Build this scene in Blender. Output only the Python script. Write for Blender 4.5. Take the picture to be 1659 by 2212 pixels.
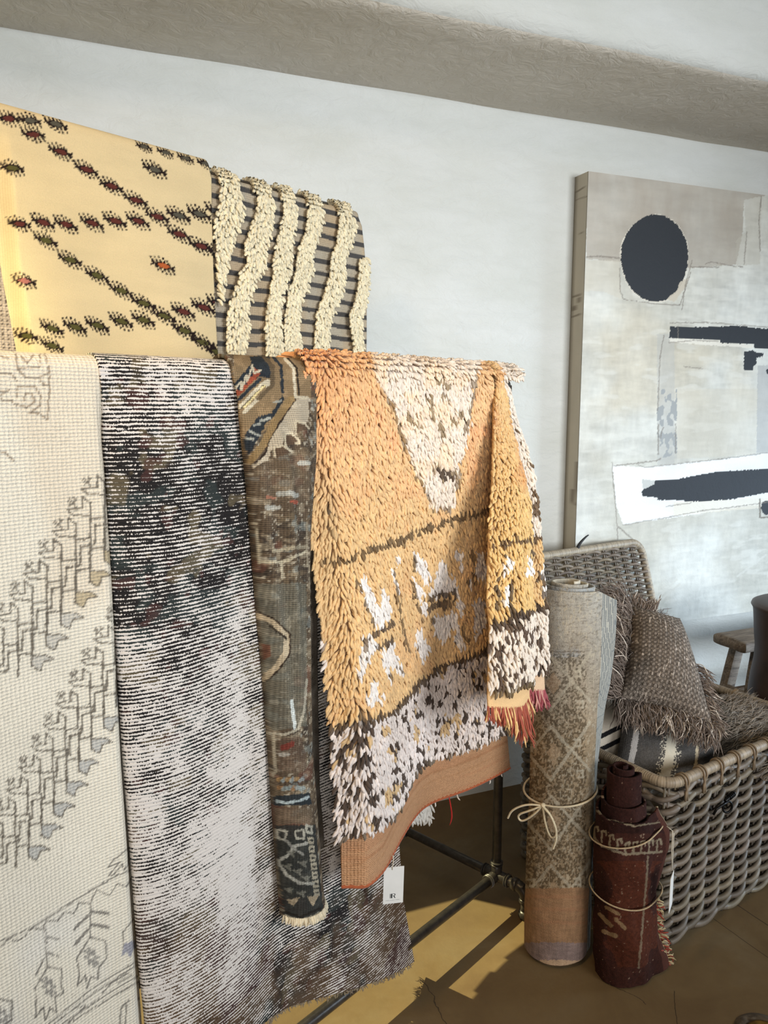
import bpy, math
import numpy as np
from mathutils import Vector, Matrix

# ------------------------------------------------------------------ clean
for o in list(bpy.data.objects):
    bpy.data.objects.remove(o)
SC = bpy.context.scene
COL = SC.collection
RNG = np.random.default_rng(7)

# ------------------------------------------------------------------ camera
FPX, CAMH, PITCH, YAW = 1660.0, 1.5, math.radians(8.0), math.radians(22.0)
cam_d = bpy.data.cameras.new('camera')
cam = bpy.data.objects.new('camera', cam_d)
COL.objects.link(cam)
cam.location = (0, 0, CAMH)
cam.rotation_euler = (math.radians(90) - PITCH, 0, -YAW)
cam_d.sensor_fit = 'AUTO'
cam_d.sensor_width = 36.0
cam_d.lens = FPX / 2212.0 * 36.0
cam_d.clip_start = 0.02
SC.camera = cam

SC.view_settings.view_transform = 'Standard'
SC.view_settings.look = 'None'
SC.view_settings.gamma = 1.0
SC.view_settings.use_curve_mapping = False
SC.view_settings.exposure = -0.32

# ------------------------------------------------------------------ light
def look_at(o, target):
    d = Vector(target) - o.location
    o.rotation_euler = d.to_track_quat('-Z', 'Y').to_euler()

def area(name, loc, target, size, size_y, power, color, spread=180):
    l = bpy.data.lights.new(name, 'AREA')
    l.shape = 'RECTANGLE'; l.size = size; l.size_y = size_y
    l.energy = power; l.color = color; l.spread = math.radians(spread)
    o = bpy.data.objects.new(name, l); COL.objects.link(o)
    o.location = loc; look_at(o, target)
    return o

W = bpy.data.worlds.new('world'); SC.world = W; W.use_nodes = True
bg = W.node_tree.nodes['Background']
bg.inputs['Color'].default_value = (0.82, 0.90, 1.0, 1)
bg.inputs['Strength'].default_value = 0.16

area('daylight_door', (2.5, -2.5, 1.9), (1.15, 2.1, 1.68), 2.2, 1.4, 47, (0.88, 0.94, 1.0), 64)
area('side_window', (5.2, 0.5, 1.0), (2.4, 2.4, 0.55), 1.0, 0.9, 25, (0.64, 0.81, 1.0), 58)
lp_d = bpy.data.lights.new('warm_rack_lamp', 'POINT'); lp_d.energy = 3.6; lp_d.color = (1.0, 0.80, 0.30); lp_d.shadow_soft_size = 0.04
lp = bpy.data.objects.new('warm_rack_lamp', lp_d); COL.objects.link(lp); lp.location = (-0.185, 1.465, 1.67)
area('shop_front_window', (-0.9, -2.8, 1.9), (-0.1, 1.4, 1.5), 2.2, 1.2, 21, (0.98, 0.97, 0.96), 75)
area('warm_ceiling_lamp', (-0.55, 0.75, 2.85), (0.15, 1.4, 1.5), 0.25, 0.25, 8.5, (1.0, 0.72, 0.38), 110)
sun_d = bpy.data.lights.new('sun', 'SUN')
sun_d.energy = 10.5; sun_d.angle = math.radians(0.6); sun_d.color = (1.0, 0.95, 0.56)
sun = bpy.data.objects.new('sun', sun_d); COL.objects.link(sun)
sun.location = (-2, 4.5, 4)
sun.rotation_euler = Vector((0.70, -0.66, -0.92)).to_track_quat('-Z', 'Y').to_euler()

# ------------------------------------------------------------------ frames of reference
C0 = np.array([0, 0, CAMH])
_fh = np.array([math.sin(YAW), math.cos(YAW), 0.0])
_r = np.array([math.cos(YAW), -math.sin(YAW), 0.0])
_up = np.array([0, 0, 1.0])
_f = _fh * math.cos(PITCH) - _up * math.sin(PITCH)
_u = _fh * math.sin(PITCH) + _up * math.cos(PITCH)

def ray(x, y): return _f + _r * (x - 829.5) / FPX - _u * (y - 1106) / FPX
def on_plane(x, y, p0, n):
    d = ray(x, y); return C0 + d * (np.dot(np.array(p0) - C0, n) / np.dot(d, n))
def on_floor(x, y, z=0.0): return on_plane(x, y, (0, 0, z), _up)
def trace(P):
    """where surface points sit in the photograph (used to copy woven / painted patterns)"""
    d = P - C0; z = d @ _f
    return 829.5 + FPX * (d @ _r) / z, 1106 - FPX * (d @ _u) / z

RA = math.radians(64.5)
RD = np.array([math.sin(RA), math.cos(RA), 0.0])      # along the rack
RN = np.array([math.cos(RA), -math.sin(RA), 0.0])     # out of the rack, to the room
POST = on_floor(1072, 1890, 0.09); POST[2] = 0.0

def RW(s, n, z):
    s, n, z = np.broadcast_arrays(np.asarray(s, float), np.asarray(n, float), np.asarray(z, float))
    return POST + s[..., None] * RD + n[..., None] * RN + z[..., None] * _up
def sz(x, y, n):
    q = on_plane(x, y, POST + RN * n, RN); return (q - POST) @ RD, q[2]
def edge(pts, n):
    a = np.array([sz(x, y, n) for x, y in pts]); o = np.argsort(a[:, 1])
    zs, ss = a[o, 1], a[o, 0]
    return lambda z: np.interp(z, zs, ss)
def ptop(pts):
    a = np.array(pts, float)
    return lambda t: np.interp(t, a[:, 0], a[:, 1])

# ------------------------------------------------------------------ numpy noise
def _hash(ix, iy, seed):
    h = (ix.astype(np.int64) * 374761393 + iy.astype(np.int64) * 668265263 + seed * 974634277) & 0xffffffff
    h = ((h ^ (h >> 13)) * 1274126177) & 0xffffffff
    return ((h ^ (h >> 16)) & 0xffff) / 65535.0
def vn(x, y, seed=0):
    x = np.asarray(x, float); y = np.asarray(y, float)
    ix = np.floor(x); iy = np.floor(y); fx = x - ix; fy = y - iy
    fx = fx * fx * (3 - 2 * fx); fy = fy * fy * (3 - 2 * fy)
    a = _hash(ix, iy, seed); b = _hash(ix + 1, iy, seed); c = _hash(ix, iy + 1, seed); d = _hash(ix + 1, iy + 1, seed)
    return (a * (1 - fx) + b * fx) * (1 - fy) + (c * (1 - fx) + d * fx) * fy
def fbm(x, y, seed=0, oct=4):
    t = 0; a = 0.5; s = 0
    for k in range(oct):
        t = t + a * vn(x * 2 ** k, y * 2 ** k, seed + k); s += a; a *= 0.5
    return t / s
def sstep(a, b, x):
    t = np.clip((x - a) / (b - a), 0, 1); return t * t * (3 - 2 * t)

def lin(c):
    c = np.asarray(c, float) / 255.0
    return np.where(c <= 0.04045, c / 12.92, ((c + 0.055) / 1.055) ** 2.4)

# ------------------------------------------------------------------ mesh helpers
def mesh_np(name, V, Q, col=None, uv=None, smooth=True, extra=None):
    """V (n,3); Q (m,k) faces of k corners"""
    V = np.ascontiguousarray(V, dtype=np.float32); Q = np.ascontiguousarray(Q, dtype=np.int32)
    me = bpy.data.meshes.new(name)
    m, k = Q.shape
    me.vertices.add(len(V)); me.vertices.foreach_set('co', V.ravel())
    me.loops.add(m * k); me.loops.foreach_set('vertex_index', Q.ravel())
    me.polygons.add(m); me.polygons.foreach_set('loop_start', np.arange(0, m * k, k, dtype=np.int32))
    try:
        me.polygons.foreach_set('loop_total', np.full(m, k, dtype=np.int32))
    except Exception:
        pass
    me.polygons.foreach_set('use_smooth', np.full(m, smooth, dtype=bool))
    me.update(calc_edges=True); me.validate()
    if col is not None:
        a = me.color_attributes.new('Col', 'FLOAT_COLOR', 'POINT')
        c4 = np.ones((len(V), 4), dtype=np.float32); c4[:, :3] = col
        a.data.foreach_set('color', c4.ravel())
    if extra is not None:
        a = me.attributes.new('cover', 'FLOAT', 'POINT'); a.data.foreach_set('value', np.asarray(extra, dtype=np.float32))
    if uv is not None:
        l = me.uv_layers.new(name='UVMap')
        l.data.foreach_set('uv', np.ascontiguousarray(uv[Q.ravel()], dtype=np.float32).ravel())
    return me

def place(name, me, mat, parent=None, solid=0.0):
    o = bpy.data.objects.new(name, me); COL.objects.link(o)
    if mat is not None: me.materials.append(mat)
    if parent is not None:
        o.parent = parent; o.matrix_parent_inverse = Matrix.Translation(-Vector(parent.location))
    if solid:
        md = o.modifiers.new('thickness', 'SOLIDIFY'); md.thickness = abs(solid); md.offset = -1 if solid > 0 else 1
    return o

def thing(name, loc, label, cat, group=None):
    o = bpy.data.objects.new(name, None); COL.objects.link(o)
    o.location = tuple(float(v) for v in loc); o.empty_display_size = 0.05
    o['label'] = label; o['category'] = cat
    if group: o['group'] = group
    return o
def tag(o, label, cat, group=None):
    o['label'] = label; o['category'] = cat
    if group: o['group'] = group
    return o

def grid_faces(nu, nv, wrap_u=False):
    i = np.arange(nu if wrap_u else nu - 1); j = np.arange(nv - 1)
    I, J = np.meshgrid(i, j, indexing='ij'); I2 = (I + 1) % nu
    return np.stack([I * nv + J, I2 * nv + J, I2 * nv + J + 1, I * nv + J + 1], -1).reshape(-1, 4)

class Geo:
    """collects tubes, boxes, lathes into one quad mesh"""
    def __init__(s): s.V = []; s.Q = []; s.n = 0; s.c = []
    def add(s, V, Q, c=None):
        V = np.asarray(V, float); s.V.append(V); s.Q.append(np.asarray(Q) + s.n); s.n += len(V)
        s.c.append(np.tile(np.array((1, 1, 1) if c is None else c, float), (len(V), 1)) if np.ndim(c) < 2 else np.asarray(c, float))
    def tube(s, P, r, sides=8, closed=False, c=None, cap=True):
        P = np.asarray(P, float); n = len(P)
        r = np.broadcast_to(np.asarray(r, float), (n,))
        T = (np.roll(P, -1, 0) - np.roll(P, 1, 0)) if closed else np.gradient(P, axis=0)
        T /= np.linalg.norm(T, axis=1, keepdims=True) + 1e-12
        ref = np.array([0, 0, 1.0]) if abs(T[0, 2]) < 0.9 else np.array([1.0, 0, 0])
        N = np.empty_like(P); a = np.cross(T[0], ref); a /= np.linalg.norm(a); N[0] = a
        for k in range(1, n):
            a = N[k - 1] - T[k] * (N[k - 1] @ T[k]); N[k] = a / (np.linalg.norm(a) + 1e-12)
        B = np.cross(T, N)
        th = np.linspace(0, 2 * math.pi, sides, endpoint=False)
        R = P[None] + r[None, :, None] * (np.cos(th)[:, None, None] * N[None] + np.sin(th)[:, None, None] * B[None])
        V = R.reshape(-1, 3); Q = grid_faces(sides, n, True)
        if closed:
            I = np.arange(sides); I2 = (I + 1) % sides
            Q = np.vstack([Q, np.stack([I * n + n - 1, I2 * n + n - 1, I2 * n, I * n], -1)])
        elif cap:
            V = np.vstack([V, P[0], P[-1]]); b0 = sides * n
            I = np.arange(sides); I2 = (I + 1) % sides
            Q = np.vstack([Q, np.stack([I2 * n, I * n, np.full(sides, b0), np.full(sides, b0)], -1)[:, [0, 1, 2, 2]],
                           np.stack([I * n + n - 1, I2 * n + n - 1, np.full(sides, b0 + 1), np.full(sides, b0 + 1)], -1)])
        cc = c
        s.add(V, Q, cc)
    def cyl(s, p, q, r, sides=20, c=None):
        p = np.asarray(p, float); q = np.asarray(q, float)
        e = min(0.003, r * 0.2); L = np.linalg.norm(q - p); d = (q - p) / L
        s.tube([p, p + d * e * 0.01, p + d * e, q - d * e, q - d * e * 0.01, q], [r - e, r - e * 0.8, r, r, r - e * 0.8, r - e], sides, c=c)
    def box(s, M, sx, sy, sz_, bev=0.0, c=None):
        """bevelled box, centre frame M (4x4 numpy)"""
        b = bev
        out = []
        xs = [(-sx, -1), (-sx + b, 0), (sx - b, 0), (sx, 1)]
        n = 12
        g = np.linspace(-1, 1, 6)
        V = []; Q = []; base = 0
        for ax in range(3):
            for sg in (-1, 1):
                U, Wd = np.meshgrid(g, g, indexing='ij')
                P = np.zeros(U.shape + (3,)); P[..., ax] = sg
                P[..., (ax + 1) % 3] = U; P[..., (ax + 2) % 3] = Wd
                V.append(P.reshape(-1, 3)); q = grid_faces(6, 6) + base
                if sg < 0: q = q[:, ::-1]
                Q.append(q); base += 36
        V = np.vstack(V); Q = np.vstack(Q)
        H = np.array([sx, sy, sz_]) / 2.0
        # pull grid lines towards the edges, then round
        sgn = np.sign(V); a = np.abs(V)
        a = np.where(a > 0.9, 1.0, np.where(a > 0.5, 1 - 0.999 * b / H.min() if b else a, a * 0.6))
        X = sgn * a * H
        if b:
            core = np.clip(X, -(H - b), H - b); d = X - core; L = np.linalg.norm(d, axis=1, keepdims=True)
            X = np.where(L > 1e-9, core + d / np.maximum(L, 1e-9) * np.minimum(L, b), X)
        X = X @ M[:3, :3].T + M[:3, 3]
        s.add(X, Q, c)
    def lathe(s, prof, M=None, sides=32, c=None):
        pr = np.asarray(prof, float); th = np.linspace(0, 2 * math.pi, sides, endpoint=False)
        V = np.stack([pr[None, :, 0] * np.cos(th)[:, None], pr[None, :, 0] * np.sin(th)[:, None],
                      np.broadcast_to(pr[None, :, 1], (sides, len(pr)))], -1).reshape(-1, 3)
        if M is not None: V = V @ M[:3, :3].T + M[:3, 3]
        s.add(V, grid_faces(sides, len(pr), True), c)
    def obj(s, name, mat, parent=None, smooth=True, uv=None):
        V = np.vstack(s.V); Q = np.vstack(s.Q); c = np.vstack(s.c)
        # split true quads from fan triangles
        tri = Q[:, 2] == Q[:, 3]
        if tri.any():
            me = bpy.data.meshes.new(name)
            faces = [tuple(q) for q in Q[~tri].tolist()] + [tuple(q[:3]) for q in Q[tri].tolist()]
            me.from_pydata(V.tolist(), [], faces); me.update()
            me.polygons.foreach_set('use_smooth', np.full(len(faces), smooth, dtype=bool))
            a = me.color_attributes.new('Col', 'FLOAT_COLOR', 'POINT')
            c4 = np.ones((len(V), 4), dtype=np.float32); c4[:, :3] = c; a.data.foreach_set('color', c4.ravel())
        else:
            me = mesh_np(name, V, Q, c, smooth=smooth)
        return place(name, me, mat, parent)

def frame(o, x, y=None, z=None):
    """4x4 from origin and axes"""
    M = np.eye(4); M[:3, 3] = o
    x = np.asarray(x, float); x = x / np.linalg.norm(x)
    z = np.asarray(z, float); z = z - x * (z @ x); z /= np.linalg.norm(z)
    M[:3, 0] = x; M[:3, 1] = np.cross(z, x); M[:3, 2] = z
    return M

def strands(name, base, d0, d1, L, r, col, mat, parent=None, rings=5, sides=5, wav=0.0, seed=1, tip=0.35, flat=1.0, mid=1.15):
    """yarn ends: every strand starts at base, leaves along d0 and bends over to d1"""
    g = np.random.default_rng(seed)
    N = len(base); L = np.broadcast_to(L, (N,)); r = np.broadcast_to(r, (N,))
    d0 = d0 / np.linalg.norm(d0, axis=1, keepdims=True); d1 = d1 / np.linalg.norm(d1, axis=1, keepdims=True)
    t = np.linspace(0, 1, rings)
    P = base[:, None] + L[:, None, None] * (d0[:, None] * t[None, :, None] + (d1 - d0)[:, None] * (t ** 2 / 1.6)[None, :, None])
    sd = np.cross(d0, d1 + 0.3 * g.normal(size=d1.shape)); sd /= np.linalg.norm(sd, axis=1, keepdims=True) + 1e-9
    if wav:
        ph = g.uniform(0, 6.28, N); fr = g.uniform(4, 8, N)
        P = P + (wav * L)[:, None, None] * sd[:, None] * (np.sin(ph[:, None] + fr[:, None] * t[None]) * t[None])[..., None]
    T = np.gradient(P, axis=1); T /= np.linalg.norm(T, axis=2, keepdims=True) + 1e-12
    Nn = sd[:, None] - T * (sd[:, None] * T).sum(2, keepdims=True); Nn /= np.linalg.norm(Nn, axis=2, keepdims=True) + 1e-12
    B = np.cross(T, Nn)
    prof = np.interp(t, [0, 0.25, 0.7, 0.92, 1], [0.75, 1.0, mid, 0.8 * mid, tip])
    th = np.linspace(0, 2 * math.pi, sides, endpoint=False)
    rr = r[:, None] * prof[None]
    V = P[:, None] + rr[:, None, :, None] * (np.cos(th)[None, :, None, None] * Nn[:, None] + flat * np.sin(th)[None, :, None, None] * B[:, None])
    V = V.reshape(-1, 3)
    q = grid_faces(sides, rings, True)
    Q = (q[None] + (np.arange(N) * sides * rings)[:, None, None]).reshape(-1, 4)
    cc = np.repeat(col, sides * rings, axis=0)
    me = mesh_np(name, V, Q, cc)
    return place(name, me, mat, parent)

# ------------------------------------------------------------------ pattern painting
class Paint:
    def __init__(s, P, base, knot=0.0, seed=3):
        s.x, s.y = trace(P)
        if knot:
            jx = (vn(s.x / (knot * 1.3), s.y / (knot * 1.3), seed) - 0.5) * knot; jy = (vn(s.x / (knot * 1.3), s.y / (knot * 1.3), seed + 9) - 0.5) * knot
            s.x = s.x + jx; s.y = s.y + jy
        s.c = np.tile(lin(base), (len(P), 1)) if np.ndim(base) == 1 else base.copy()
    def _mix(s, m, col, a):
        a = np.asarray(a)
        if a.ndim == 0: s.c[m] = s.c[m] * (1 - a) + lin(col) * a
        else: s.c[m] = s.c[m] * (1 - a[:, None]) + lin(col) * a[:, None]
    def line(s, pts, w, col, a=1.0):
        pts = np.asarray(pts, float); h = w / 2
        for p, q in zip(pts[:-1], pts[1:]):
            bb = (s.x > min(p[0], q[0]) - h - 1) & (s.x < max(p[0], q[0]) + h + 1) & (s.y > min(p[1], q[1]) - h - 1) & (s.y < max(p[1], q[1]) + h + 1)
            if not bb.any(): continue
            i = np.nonzero(bb)[0]; X = s.x[i] - p[0]; Y = s.y[i] - p[1]; d = q - p; L2 = d @ d + 1e-9
            t = np.clip((X * d[0] + Y * d[1]) / L2, 0, 1)
            dist = np.hypot(X - t * d[0], Y - t * d[1])
            k = np.clip(h + 0.6 - dist, 0, 1); ok = k > 0
            s._mix(i[ok], col, a * k[ok])
    def poly(s, pts, col, a=1.0):
        m = s.inside(pts)
        if m.any(): s._mix(m, col, a)
    def inside(s, pts):
        pts = np.asarray(pts, float); lo = pts.min(0); hi = pts.max(0)
        bb = np.nonzero((s.x >= lo[0]) & (s.x <= hi[0]) & (s.y >= lo[1]) & (s.y <= hi[1]))[0]
        X = s.x[bb]; Y = s.y[bb]; c = np.zeros(len(bb), bool)
        for (x1, y1), (x2, y2) in zip(pts, np.roll(pts, -1, 0)):
            cr = (y1 > Y) != (y2 > Y)
            with np.errstate(divide='ignore', invalid='ignore'):
                xi = (x2 - x1) * (Y - y1) / (y2 - y1 + 1e-12) + x1
            c ^= cr & (X < xi)
        m = np.zeros(len(s.x), bool); m[bb[c]] = True
        return m
    def ell(s, cx, cy, rx, ry, col, a=1.0, wob=0.0):
        X = (s.x - cx) / rx; Y = (s.y - cy) / ry; th = np.arctan2(Y, X)
        R = np.hypot(X, Y) * (1 + wob * np.sin(3 * th + 1) + wob * 0.6 * np.sin(5 * th))
        s._mix(R < 1, col, a)
def Z(ox, oy, sc):
    return lambda pts: [(ox + x / sc, oy + y / sc) for x, y in pts]

# ------------------------------------------------------------------ materials
def newmat(name):
    m = bpy.data.materials.new(name); m.use_nodes = True
    nt = m.node_tree; b = nt.nodes['Principled BSDF']
    return m, nt, b
def nd(nt, typ, **kw):
    n = nt.nodes.new(typ)
    for k, v in kw.items():
        if k.startswith('_'): setattr(n, k[1:], v)
        else: n.inputs[k.replace('__', ' ')].default_value = v
    return n
def math_n(nt, op, a, b=None, c=None):
    n = nt.nodes.new('ShaderNodeMath'); n.operation = op
    for i, v in enumerate((a, b, c)):
        if v is None: continue
        if isinstance(v, (int, float)): n.inputs[i].default_value = v
        else: nt.links.new(v, n.inputs[i])
    return n.outputs[0]
def ramp(nt, fac, stops):
    n = nt.nodes.new('ShaderNodeValToRGB'); e = n.color_ramp.elements
    while len(e) < len(stops): e.new(0.5)
    for k, (p, c) in enumerate(stops):
        e[k].position = p; e[k].color = (*[float(v) for v in lin(c)], 1) if len(c) == 3 else c
    nt.links.new(fac, n.inputs[0]); return n.outputs[0]
def mixc(nt, fac, a, b, mode='MIX'):
    n = nt.nodes.new('ShaderNodeMix'); n.data_type = 'RGBA'; n.blend_type = mode
    for i, v in ((0, fac), (6, a), (7, b)):
        if isinstance(v, (int, float)): n.inputs[i].default_value = v
        elif isinstance(v, tuple): n.inputs[i].default_value = (*[float(q) for q in lin(v)], 1)
        else: nt.links.new(v, n.inputs[i])
    return n.outputs[2]

def plaster(name, col, col2, rough=0.85, bump=0.25, sc=5.0):
    m, nt, b = newmat(name); tc = nt.nodes.new('ShaderNodeTexCoord')
    mp = nd(nt, 'ShaderNodeMapping'); mp.inputs['Scale'].default_value = (1, 1, 2.2); nt.links.new(tc.outputs['Object'], mp.inputs[0])
    n1 = nd(nt, 'ShaderNodeTexNoise', Scale=sc * 0.5, Detail=5.0, Roughness=0.55); nt.links.new(mp.outputs[0], n1.inputs[0])
    n2 = nd(nt, 'ShaderNodeTexNoise', Scale=sc * 2.4, Detail=7.0, Roughness=0.6, Distortion=1.1); nt.links.new(mp.outputs[0], n2.inputs[0])
    n3 = nd(nt, 'ShaderNodeTexNoise', Scale=90.0, Detail=3.0); nt.links.new(tc.outputs['Object'], n3.inputs[0])
    cl = ramp(nt, n1.outputs[0], [(0.3, col), (0.72, col2)])
    nt.links.new(cl, b.inputs['Base Color']); b.inputs['Roughness'].default_value = rough
    # scattered trowel ridges
    v = nd(nt, 'ShaderNodeTexVoronoi', Scale=sc * 0.8); v.feature = 'DISTANCE_TO_EDGE'
    wp = nd(nt, 'ShaderNodeTexNoise', Scale=2.0, Detail=2.0); nt.links.new(tc.outputs['Object'], wp.inputs[0])
    vm = nt.nodes.new('ShaderNodeVectorMath'); vm.operation = 'ADD'; nt.links.new(mp.outputs[0], vm.inputs[0]); nt.links.new(wp.outputs[1], vm.inputs[1])
    nt.links.new(vm.outputs[0], v.inputs[0])
    rid = math_n(nt, 'MULTIPLY', math_n(nt, 'LESS_THAN', v.outputs[0], 0.012), math_n(nt, 'GREATER_THAN', n1.outputs[0], 0.56))
    h = math_n(nt, 'ADD', math_n(nt, 'MULTIPLY', n2.outputs[0], 0.55), math_n(nt, 'MULTIPLY', n3.outputs[0], 0.06))
    h = math_n(nt, 'ADD', h, math_n(nt, 'MULTIPLY', rid, 0.08))
    bp = nd(nt, 'ShaderNodeBump', Strength=bump, Distance=0.02); nt.links.new(h, bp.inputs['Height']); nt.links.new(bp.outputs[0], b.inputs['Normal'])
    return m

def woven(name, pitch_u=0.003, pitch_v=0.003, bump=0.5, rough=0.95, var=0.25, translucent=0.0, dist=0.0012):
    """painted cloth: colour from the woven pattern, threads from UVs in metres"""
    m, nt, b = newmat(name)
    at = nd(nt, 'ShaderNodeAttribute'); at.attribute_name = 'Col'
    uv = nd(nt, 'ShaderNodeUVMap'); sp = nd(nt, 'ShaderNodeSeparateXYZ'); nt.links.new(uv.outputs[0], sp.inputs[0])
    nz = nd(nt, 'ShaderNodeTexNoise', Scale=60.0, Detail=2.0); nt.links.new(uv.outputs[0], nz.inputs[0])
    wob = math_n(nt, 'MULTIPLY', nz.outputs[0], 2.5)
    su = math_n(nt, 'SINE', math_n(nt, 'ADD', math_n(nt, 'MULTIPLY', sp.outputs[0], 2 * math.pi / pitch_u), wob))
    sv = math_n(nt, 'SINE', math_n(nt, 'ADD', math_n(nt, 'MULTIPLY', sp.outputs[1], 2 * math.pi / pitch_v), wob))
    h = math_n(nt, 'ADD', math_n(nt, 'MULTIPLY', su, 0.5), math_n(nt, 'MULTIPLY', sv, 0.7))
    n2 = nd(nt, 'ShaderNodeTexNoise', Scale=350.0, Detail=2.0); nt.links.new(uv.outputs[0], n2.inputs[0])
    n3 = nd(nt, 'ShaderNodeTexNoise', Scale=9.0, Detail=4.0); nt.links.new(uv.outputs[0], n3.inputs[0])
    h2 = math_n(nt, 'ADD', math_n(nt, 'MULTIPLY', h, 0.35), n2.outputs[0])
    k = math_n(nt, 'ADD', math_n(nt, 'MULTIPLY', math_n(nt, 'SUBTRACT', h2, 0.5), var), math_n(nt, 'MULTIPLY', math_n(nt, 'SUBTRACT', n3.outputs[0], 0.5), var * 0.8))
    k = math_n(nt, 'ADD', k, 1.0)
    sc = nt.nodes.new('ShaderNodeVectorMath'); sc.operation = 'SCALE'; nt.links.new(at.outputs['Color'], sc.inputs[0]); nt.links.new(k, sc.inputs['Scale'])
    nt.links.new(sc.outputs[0], b.inputs['Base Color']); b.inputs['Roughness'].default_value = rough
    b.inputs['Specular IOR Level'].default_value = 0.15
    bp = nd(nt, 'ShaderNodeBump', Strength=bump, Distance=dist); nt.links.new(h2, bp.inputs['Height']); nt.links.new(bp.outputs[0], b.inputs['Normal'])
    if translucent:
        tr = nd(nt, 'ShaderNodeBsdfTranslucent'); nt.links.new(sc.outputs[0], tr.inputs[0])
        mx = nd(nt, 'ShaderNodeMixShader'); mx.inputs[0].default_value = translucent
        nt.links.new(b.outputs[0], mx.inputs[1]); nt.links.new(tr.outputs[0], mx.inputs[2])
        nt.links.new(mx.outputs[0], nt.nodes['Material Output'].inputs[0])
    return m

def yarn(name, rough=0.9, var=0.3, sc=120.0, sheen=0.15):
    m, nt, b = newmat(name)
    at = nd(nt, 'ShaderNodeAttribute'); at.attribute_name = 'Col'
    tc = nt.nodes.new('ShaderNodeTexCoord'); n = nd(nt, 'ShaderNodeTexNoise', Scale=sc, Detail=3.0); nt.links.new(tc.outputs['Object'], n.inputs[0])
    k = math_n(nt, 'ADD', math_n(nt, 'MULTIPLY', math_n(nt, 'SUBTRACT', n.outputs[0], 0.5), var * 2), 1.0)
    s = nt.nodes.new('ShaderNodeVectorMath'); s.operation = 'SCALE'; nt.links.new(at.outputs['Color'], s.inputs[0]); nt.links.new(k, s.inputs['Scale'])
    nt.links.new(s.outputs[0], b.inputs['Base Color']); b.inputs['Roughness'].default_value = rough
    b.inputs['Specular IOR Level'].default_value = 0.2
    b.inputs['Sheen Weight'].default_value = sheen
    bp = nd(nt, 'ShaderNodeBump', Strength=0.25, Distance=0.002); nt.links.new(n.outputs[0], bp.inputs['Height']); nt.links.new(bp.outputs[0], b.inputs['Normal'])
    return m

def simple(name, col, rough=0.5, metal=0.0, col2=None, sc=30.0, bump=0.1, spec=0.5):
    m, nt, b = newmat(name)
    tc = nt.nodes.new('ShaderNodeTexCoord'); n = nd(nt, 'ShaderNodeTexNoise', Scale=sc, Detail=5.0); nt.links.new(tc.outputs['Object'], n.inputs[0])
    c = ramp(nt, n.outputs[0], [(0.3, col), (0.7, col2 or col)])
    nt.links.new(c, b.inputs['Base Color']); b.inputs['Roughness'].default_value = rough; b.inputs['Metallic'].default_value = metal
    b.inputs['Specular IOR Level'].default_value = spec
    bp = nd(nt, 'ShaderNodeBump', Strength=bump, Distance=0.003); nt.links.new(n.outputs[0], bp.inputs['Height']); nt.links.new(bp.outputs[0], b.inputs['Normal'])
    return m

M_wall = plaster('white_plaster', (190, 190, 182), (201, 201, 196), bump=0.5)
M_soffit = plaster('trowelled_shaded_plaster', (202, 193, 178), (211, 203, 190), bump=0.8, sc=7)  # white plaster again, with shade and warm floor bounce put into the tint
M_iron = simple('black_iron_pipe', (52, 47, 42), 0.34, 0.45, (74, 67, 60), 60, 0.15)
M_yarn = yarn('wool_yarn')
M_cloth = woven('woven_cloth', 0.0042, 0.0036, 0.7)
M_fine = woven('fine_flatweave', 0.003, 0.0024, 0.5, var=0.2, translucent=0.22)
M_coarse = woven('coarse_flatweave', 0.006, 0.005, 1.0, var=0.35, dist=0.002)
M_hem = woven('hem_weave', .0050, .0042, 1.0, var=.30, dist=.003)
M_worn = woven('worn_low_pile', 0.0045, 0.004, 0.9, var=0.75)

# ================================================================== SETTING
WY, SOF_Z, SOF_Y = 2.47, 2.513, 1.955
def struct(o): o['kind'] = 'structure'; return o

def slab(bx):
    V = []; Q = []
    for (x0, x1, y0, y1, z0, z1) in bx:
        n = len(V)
        V += [(x0, y0, z0), (x1, y0, z0), (x1, y1, z0), (x0, y1, z0), (x0, y0, z1), (x1, y0, z1), (x1, y1, z1), (x0, y1, z1)]
        Q += [[n + i for i in q] for q in ((0, 3, 2, 1), (4, 5, 6, 7), (0, 1, 5, 4), (1, 2, 6, 5), (2, 3, 7, 6), (3, 0, 4, 7))]
    return V, Q
WX0, WX1, WZ0, WZ1 = -1.30, 0.46, 0.765, 1.98      # the low window behind the hanging rugs
V, Q = slab([(-4, WX0, WY, WY + .25, 0, 3.05), (WX1, 6.5, WY, WY + .25, 0, 3.05), (WX0, WX1, WY, WY + .25, 0, WZ0), (WX0, WX1, WY, WY + .25, WZ1, 3.05)])
struct(place('wall_back', mesh_np('wall_back', V, Q, smooth=False), M_wall))
g = Geo()
for (a, b) in (((WX0, WZ0), (WX1, WZ0)), ((WX1, WZ0), (WX1, WZ1)), ((WX1, WZ1), (WX0, WZ1)), ((WX0, WZ1), (WX0, WZ0))):
    p = np.array([a[0], WY + .2, a[1]]); q = np.array([b[0], WY + .2, b[1]]); d = (q - p) / np.linalg.norm(q - p)
    g.box(frame((p + q) / 2, d, z=(0, 1, 0)), np.linalg.norm(q - p) + .04, .045, .05, .004)
struct(g.obj('window_1', simple('window_frame_paint', (206, 200, 190), 0.6)))
V, Q = slab([(-4, -3.75, -4, WY, 0, 3.05)])
struct(place('wall_left', mesh_np('wall_left', V, Q, smooth=False), M_wall))
V, Q = slab([(-4, 6.5, -4, SOF_Y, 3.0, 3.1)])
struct(place('ceiling', mesh_np('ceiling', V, Q, smooth=False), M_wall))
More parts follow.
